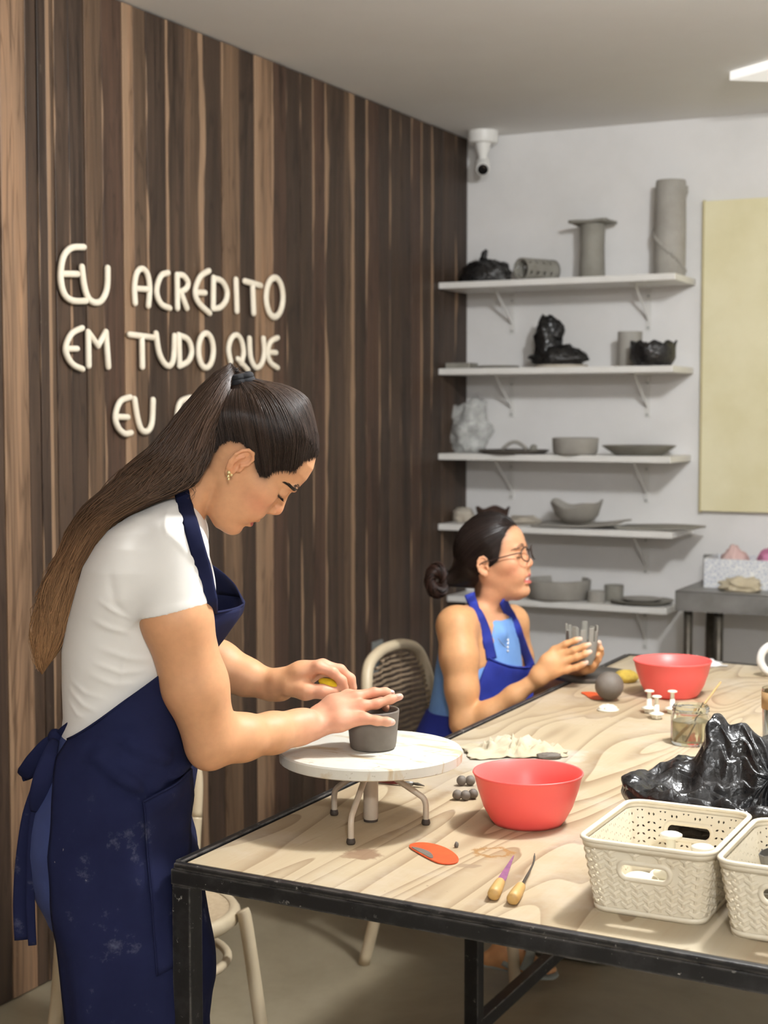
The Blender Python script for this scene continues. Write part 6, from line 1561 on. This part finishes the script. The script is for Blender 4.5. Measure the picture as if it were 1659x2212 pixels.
g2.chain([ankF, ankF+np.array([-.04, 0, -.06])], [.032, .026], .02); g2.chain([ankF, ankF+np.array([.08, -.03, -.055]), ankF+np.array([.15, -.06, -.075])], [.032, .026, .018], .02)
V, Q = g2.mesh(); col = np.tile(sk(214, 160, 112), (len(V), 1)).astype(float)
Lh = H2.locv(V); m = ((np.abs(Lh[:, 0]) < .13) & (np.abs(Lh[:, 1]) < .15) & (np.abs(Lh[:, 2]) < .1))*.8; col = col*(1-m[:, None])+sk(214, 156, 120)*m[:, None]
m = near_pts(V, [C2(*t_[2]) for t_ in tp2]+[C2(1294, 1386, 4.005)], .010)*.9; col = col*(1-m[:, None])+sk(226, 212, 200)*m[:, None]
paint_face(H2, V, col, sk(186, 92, 86), sk(48, 34, 28), True)
HP2 = [(.10, .125), (.082, .104), (.066, .088), (.050, .062), (.040, .034), (.030, .012), (.014, .004), (.006, .022), (-.006, .034), (-.026, .026), (-.034, -.01), (-.036, -.05), (-.05, -.075), (-.2, -.07), (-.2, .25), (.12, .25)]
pdb = polyd(Lh[:, 0], Lh[:, 1], HP2); m = (np.abs(Lh[:, 2]) < .0745)*(np.abs(Lh[:, 0]) < .14)*(np.abs(Lh[:, 1]) < .16)*np.exp(-np.maximum(pdb, 0)/.006)*.8; col = col*(1-m[:, None])+sk(50, 36, 30)*m[:, None]
npmesh('body', V, Q, skin_mat('skin_tan', .1), root2, ORG2, col, 1)
# tank top
gt = Grid((Cp(910, 0, DS)[0], 3.95, C2(0, 1640)[2]), (Cp(1200, 0, 4.2)[0], 4.48, C2(0, 1280)[2]), .004)
gt.rows([(C2(0, y_)[2], C2(x_, 0)[0], b_+.006, d_, a_) for y_, x_, b_, a_, d_ in ((1334, 1046, .074, .102, 4.2), (1360, 1044, .086, .124, 4.2), (1400, 1042, .096, .138, 4.2), (1440, 1041, .104, .146, 4.2), (1480, 1036, .104, .146, 4.2), (1560, 1022, .106, .150, 4.2), (1625, 1010, .118, .168, 4.2))], 0, rot=-A27)
for q in (-1, 1):
    bs_ = C2(1044, 1345, 4.2)+(-sv)*q*.055; gt.chain([bs_+fv*.07+np.array([0, 0, -.02]), bs_+np.array([0, 0, .026]), bs_-fv*.07+np.array([0, 0, -.01])], [.02, .018, .022], .02)
gt.op(lambda x, y, z: -(np.sqrt((x-C2(1062, 0)[0])**2+(y-4.16)**2+(z-C2(0, 1312)[2])**2)-.045), (gt.ax[0][0], 3.9, gt.ax[2][0]), (gt.ax[0][-1], 4.5, gt.ax[2][-1]), 0, 'i')
V, Q = gt.mesh(); npmesh('tank_top', V, Q, mat('light_blue_jersey', lin(120, 164, 222), .85, lin(108, 150, 212), 9), root2, ORG2, None, 1)
# apron skirt over hips and lap
M_blue = mat('royal_blue_apron', lin(30, 48, 148), .8, lin(22, 36, 124), 8, bump=.15, bs=300, bd=.001)
ga = Grid((Cp(880, 0, DS)[0], 3.78, .40), (Cp(1330, 0, 4.0)[0], 4.5, C2(0, 1500)[2]), .006)
ga.rows([(C2(0, y_)[2], C2(x_, 0)[0], b_, 4.2, a_) for y_, x_, b_, a_ in ((1528, 1026, .114, .158), (1575, 1012, .125, .172), (1640, 1000, .14, .18), (1720, 995, .14, .18))], 0, rot=-A27)
ga.chain([np.array([C2(1000, 0)[0], 4.1, .558]), kneeN+np.array([-.05, .01, .004])], [.098, .073], .03); ga.chain([np.array([C2(1040, 0)[0], 4.3, .558]), kneeF+np.array([-.05, 0, .004])], [.098, .073], .05)
ga.op(lambda x, y, z: .462-z, (ga.ax[0][0], 3.7, .3), (ga.ax[0][-1], 4.6, .7), 0, 'i')
V, Q = ga.mesh(); apr = npmesh('apron', V, Q, M_blue, root2, ORG2, None, 1)
# bib and straps lie on the tank top
def dhit(px, py, fb):
    h_ = gt.hit(px, py); h2_ = g2.hit(px, py) if h_ is None else None; return (h_ if h_ is not None else fb)
G = []
for j in range(19):
    f = j/18; row = []
    for i in range(17):
        q = i/16; yT = 1421+22*math.sin(q*math.pi*.62)*1.0-2*q; yB = 1600; yy = yT+(yB-yT)*f
        x0 = np.interp(yy, [1420, 1470, 1530, 1600], [1056, 1036, 1024, 1010]); x1 = np.interp(yy, [1420, 1440, 1500, 1600], [1146, 1150, 1152, 1150]); px = x0+(x1-x0)*q
        row.append((px, yy))
    G.append(row)
GD = []
for row in G:
    hs = [dhit(px, yy, None) for px, yy in row]; last = None
    out = []
    for i, ((px, yy), h_) in enumerate(zip(row, hs)):
        if h_ is None: h_ = (last if last is not None else 4.05)+.006
        last = h_; out.append(h_)
    GD.append(out)
GD = np.array(GD); 
for _ in range(3): GD[1:-1, 1:-1] = (GD[1:-1, 1:-1]*2+GD[:-2, 1:-1]+GD[2:, 1:-1]+GD[1:-1, :-2]+GD[1:-1, 2:])/6
B = [[Cp(px, yy, GD[j, i]-.010-.004*nz(i*.4, j*.5, 2)) for i, (px, yy) in enumerate(row)] for j, row in enumerate(G)]
o = local(MB().grid(B), ORG2).build('bib', M_blue, apr); sm = o.modifiers.new('s', 'SOLIDIFY'); sm.thickness = .003; sm.offset = 0
local(MB().tube([np.array(p)+np.array([0, -.003, 0]) for p in B[0]], .003, 6), ORG2).build('bib_hem', M_blue, apr)
for nm, pts in (('neck_strap', [(1014, 1282), (1022, 1305), (1034, 1330), (1047, 1360), (1055, 1392), (1062, 1424)]), ('neck_strap', [(1086, 1296), (1096, 1318), (1110, 1345), (1124, 1380), (1136, 1412), (1146, 1440)])):
    P = []; last = None
    for q in crom([(a_, b_, 0) for a_, b_ in pts], 4):
        h_ = [z_ for z_ in (gt.hit(q[0], q[1]), g2.hit(q[0], q[1])) if z_ is not None]; h_ = min(h_) if h_ else (last or 4.1); h_ = h_ if last is None else max(min(h_, last+.02), last-.02); last = h_; P.append(Cp(q[0], q[1], h_-.005))
    local(MB().tube(P, [.0155]*len(P), 8, flat=.14, up=(.3, -1, .15)), ORG2).build(nm, M_blue, apr)
# hair, bun
M_hair2 = M_hair; r2c = sk(34, 25, 22)
gh2 = Grid(H2.O-.18, H2.O+.18, .003)
def hairf2(x, y, z):
    d, pd = hair_field(*H2.loc(x, y, z), HP2, 1.0, .002, .010); return np.maximum(d, pd)
gh2.op(hairf2, H2.O-.18, H2.O+.18, 0)
BUN = Cp(944, 1254, 4.19); gh2.cap(H2.P(-.075, -.01), BUN+np.array([.025, 0, .0]), .045, .018, .04)
V, Q = gh2.mesh(); hair2 = npmesh('hair', V, Q, M_hair2, root2, ORG2, np.tile(r2c, (len(V), 1)), 2)
S = Strands()
h23 = np.array([(.085, .106, 0.), (.080, .104, .03)]+[(u_, v_, float(head_w(u_, v_, .003, 1))) for u_, v_ in HP2[2:13]])
comb(H2, HP2, h23, np.array([-.105, -.012, 0.]), (520, 180), rng, S, r2c, r2c, (.0008, .0014), .002, .010, 14)
S.build('combed_strands', M_hair2, hair2, ORG2)
S = Strands(); bc_ = sk(58, 36, 28)
for k in range(300):
    ph = rng.uniform(0, 6.28); rm = rng.uniform(.004, .017); th0 = rng.uniform(0, 6.28); P = []
    for j in range(22):
        a = th0+j/21*4.2; tw = ph+a*1.3; rr = .021+rm*math.cos(tw); P.append(BUN+np.array([rr*math.cos(a)*.95, rm*1.2*math.sin(tw), rr*math.sin(a)*1.35]))
    cv = rng.uniform(.6, 1.4); S.add(P, .0016, bc_*cv, r2c*cv)
b = MB(); b.tube([BUN+np.array([.021*math.cos(a)*.95, 0, .021*math.sin(a)*1.35]) for a in np.linspace(0, 2*math.pi, 25)[:-1]], .015, 10, closed=True)
vv, fq = np.array(b.v), np.array([f for f in b.f if len(f) == 4]); bun = npmesh('bun', vv, fq, M_hair2, root2, ORG2, np.tile(r2c, (len(vv), 1)))
S.build('bun_strands', M_hair2, bun, ORG2)
S = Strands(); H2.brows(g2, S, rng, sk(36, 26, 22), 50, False); o = S.build('eyebrows', M_hair2, root2, ORG2); o['kind'] = 'stuff'
# glasses
M_gl = mat('dark_acetate', lin(52, 40, 36), .25); gb = MB()
for q in (-1, 1):
    ring = [H2.P(.104-.010*abs(math.cos(a))*(1 if q*math.cos(a) > 0 else 0), .014+.0195*math.sin(a), q*.034+.0225*math.cos(a)) for a in np.linspace(0, 2*math.pi, 33)[:-1]]
    gb.tube(ring, .0017, 8, closed=True)
gb.tube(crom([H2.P(.106, .02, -.012), H2.P(.109, .023, 0), H2.P(.106, .02, .012)], 4), .0016, 8)
gl_ = local(gb, ORG2).build('glasses', M_gl, root2)
for q in (-1, 1): local(MB().tube(crom([H2.P(.095, .02, q*.057), H2.P(.085, .022, q*.068), H2.P(.03, .018, q*.0765), H2.P(-.012, .014, q*.080), H2.P(-.03, -.002, q*.078)], 5), .0017, 8), ORG2).build('temple_arm', M_gl, gl_)
# necklace
b = MB(); P = [Cp(*q) for q in [(x_, y_, (gt.hit(x_, y_) or 4.1)-.003) for x_, y_ in ((1062, 1352), (1072, 1372), (1082, 1388), (1094, 1398), (1099, 1384), (1098, 1362))]]; b.tube(crom(P, 4), .0008, 6)
nk = local(b, ORG2).build('necklace', mat('silver', lin(226, 222, 214), .2, metal=1.0), root2)
bb = MB()
for k in range(4):
    x_, y_ = 1097, 1382+k*8; bb.ball(Cp(x_, y_, (gt.hit(x_, y_) or 4.1)-.005), .0034, 8)
local(bb, ORG2).build('pendant', mat('pearl_pendant', lin(232, 230, 226), .25), nk)
# sandal on the near foot
M_sand = mat('grey_sandal', lin(150, 156, 150), .6); fp = [(1036, 2082), (1070, 2084), (1110, 2094), (1150, 2103), (1190, 2106), (1206, 2103)]
P = [C2(x_, y_, 3.965) for x_, y_ in fp]; wd = [.018, .03, .032, .038, .034, .012]
Pc = crom(P, 4); wv = np.interp(np.linspace(0, 1, len(Pc)), np.linspace(0, 1, 6), wd); snd = local(MB().tube(Pc, list(wv), 12, flat=.2, up=(0, 0, 1)), ORG2).build('sandal', M_sand, root2)
for a_, b_, c_ in (((1092, 2090, 3.925), (1118, 2046, 3.945), (1146, 2068, 4.0)), ((1132, 2098, 3.92), (1146, 2058, 3.945), (1128, 2048, 4.0))):
    local(MB().tube(crom([C2(*a_), C2(*b_), C2(*c_)], 6), .014, 8, flat=.2, up=(.3, -1, .3)), ORG2).build('strap', M_sand, snd)
p0 = ankF+np.array([-.05, .02, 0]); local(MB().tube([(ankF[0]-.07, ankF[1]+.03, .012), (ankF[0]+.03, ankF[1]-.01, .012), (ankF[0]+.13, ankF[1]-.05, .012), (ankF[0]+.18, ankF[1]-.07, .012)], [.028, .034, .04, .015], 12, flat=.28, up=(0, 0, 1)), ORG2).build('sandal', M_sand, root2)
# ---- clay pot in her hands and the board below
pc2 = c2w(Cp(1256, 1434, 4.0)); t = thing('slit_pot', 'small grey clay pot with cut petals held by the seated woman', 'pot', pc2)
b = MB(); b.lathe([(0, 0), (.028, 0), (.037, .02), (.041, .05), (.041, .062), (.036, .062), (.034, .02), (0, .008)], 36); b.build('pot_body', M_clay2, t, ang=60)
for k in range(11):
    a = 2*math.pi*k/11; hgt = (.03, .042, .036, .048, .03, .04, .046, .032, .044, .036, .04)[k]; d_ = np.array([math.cos(a), math.sin(a), 0]); tg = np.array([-math.sin(a), math.cos(a), 0]); c = d_*.0385+np.array([0, 0, .06])
    P = [c-tg*.008, c+tg*.008, c+tg*.007+np.array([0, 0, hgt])+d_*.002, c-tg*.007+np.array([0, 0, hgt])+d_*.002]; v = [p-d_*.0025 for p in P]+[p+d_*.0025 for p in P]
    MB().add(v, [(3, 2, 1, 0), (4, 5, 6, 7), (0, 1, 5, 4), (1, 2, 6, 5), (2, 3, 7, 6), (3, 0, 4, 7)]).build('petal', M_clay2, t, False, bev=.001)
p = tp(1275, 1462); solid('dark_bat', 'dark wet clay-smeared board under the seated woman\'s hands', 'board', MB().lathe([(0, 0), (.11, 0), (.112, .004), (.112, .009), (.109, .011), (0, .011)], 40, wob=lambda a, z: .015*nz(math.cos(a)*2, math.sin(a)*2, 1)), mat('wet_board', lin(88, 82, 76), .45, lin(62, 58, 54), 8), p, ang=40)
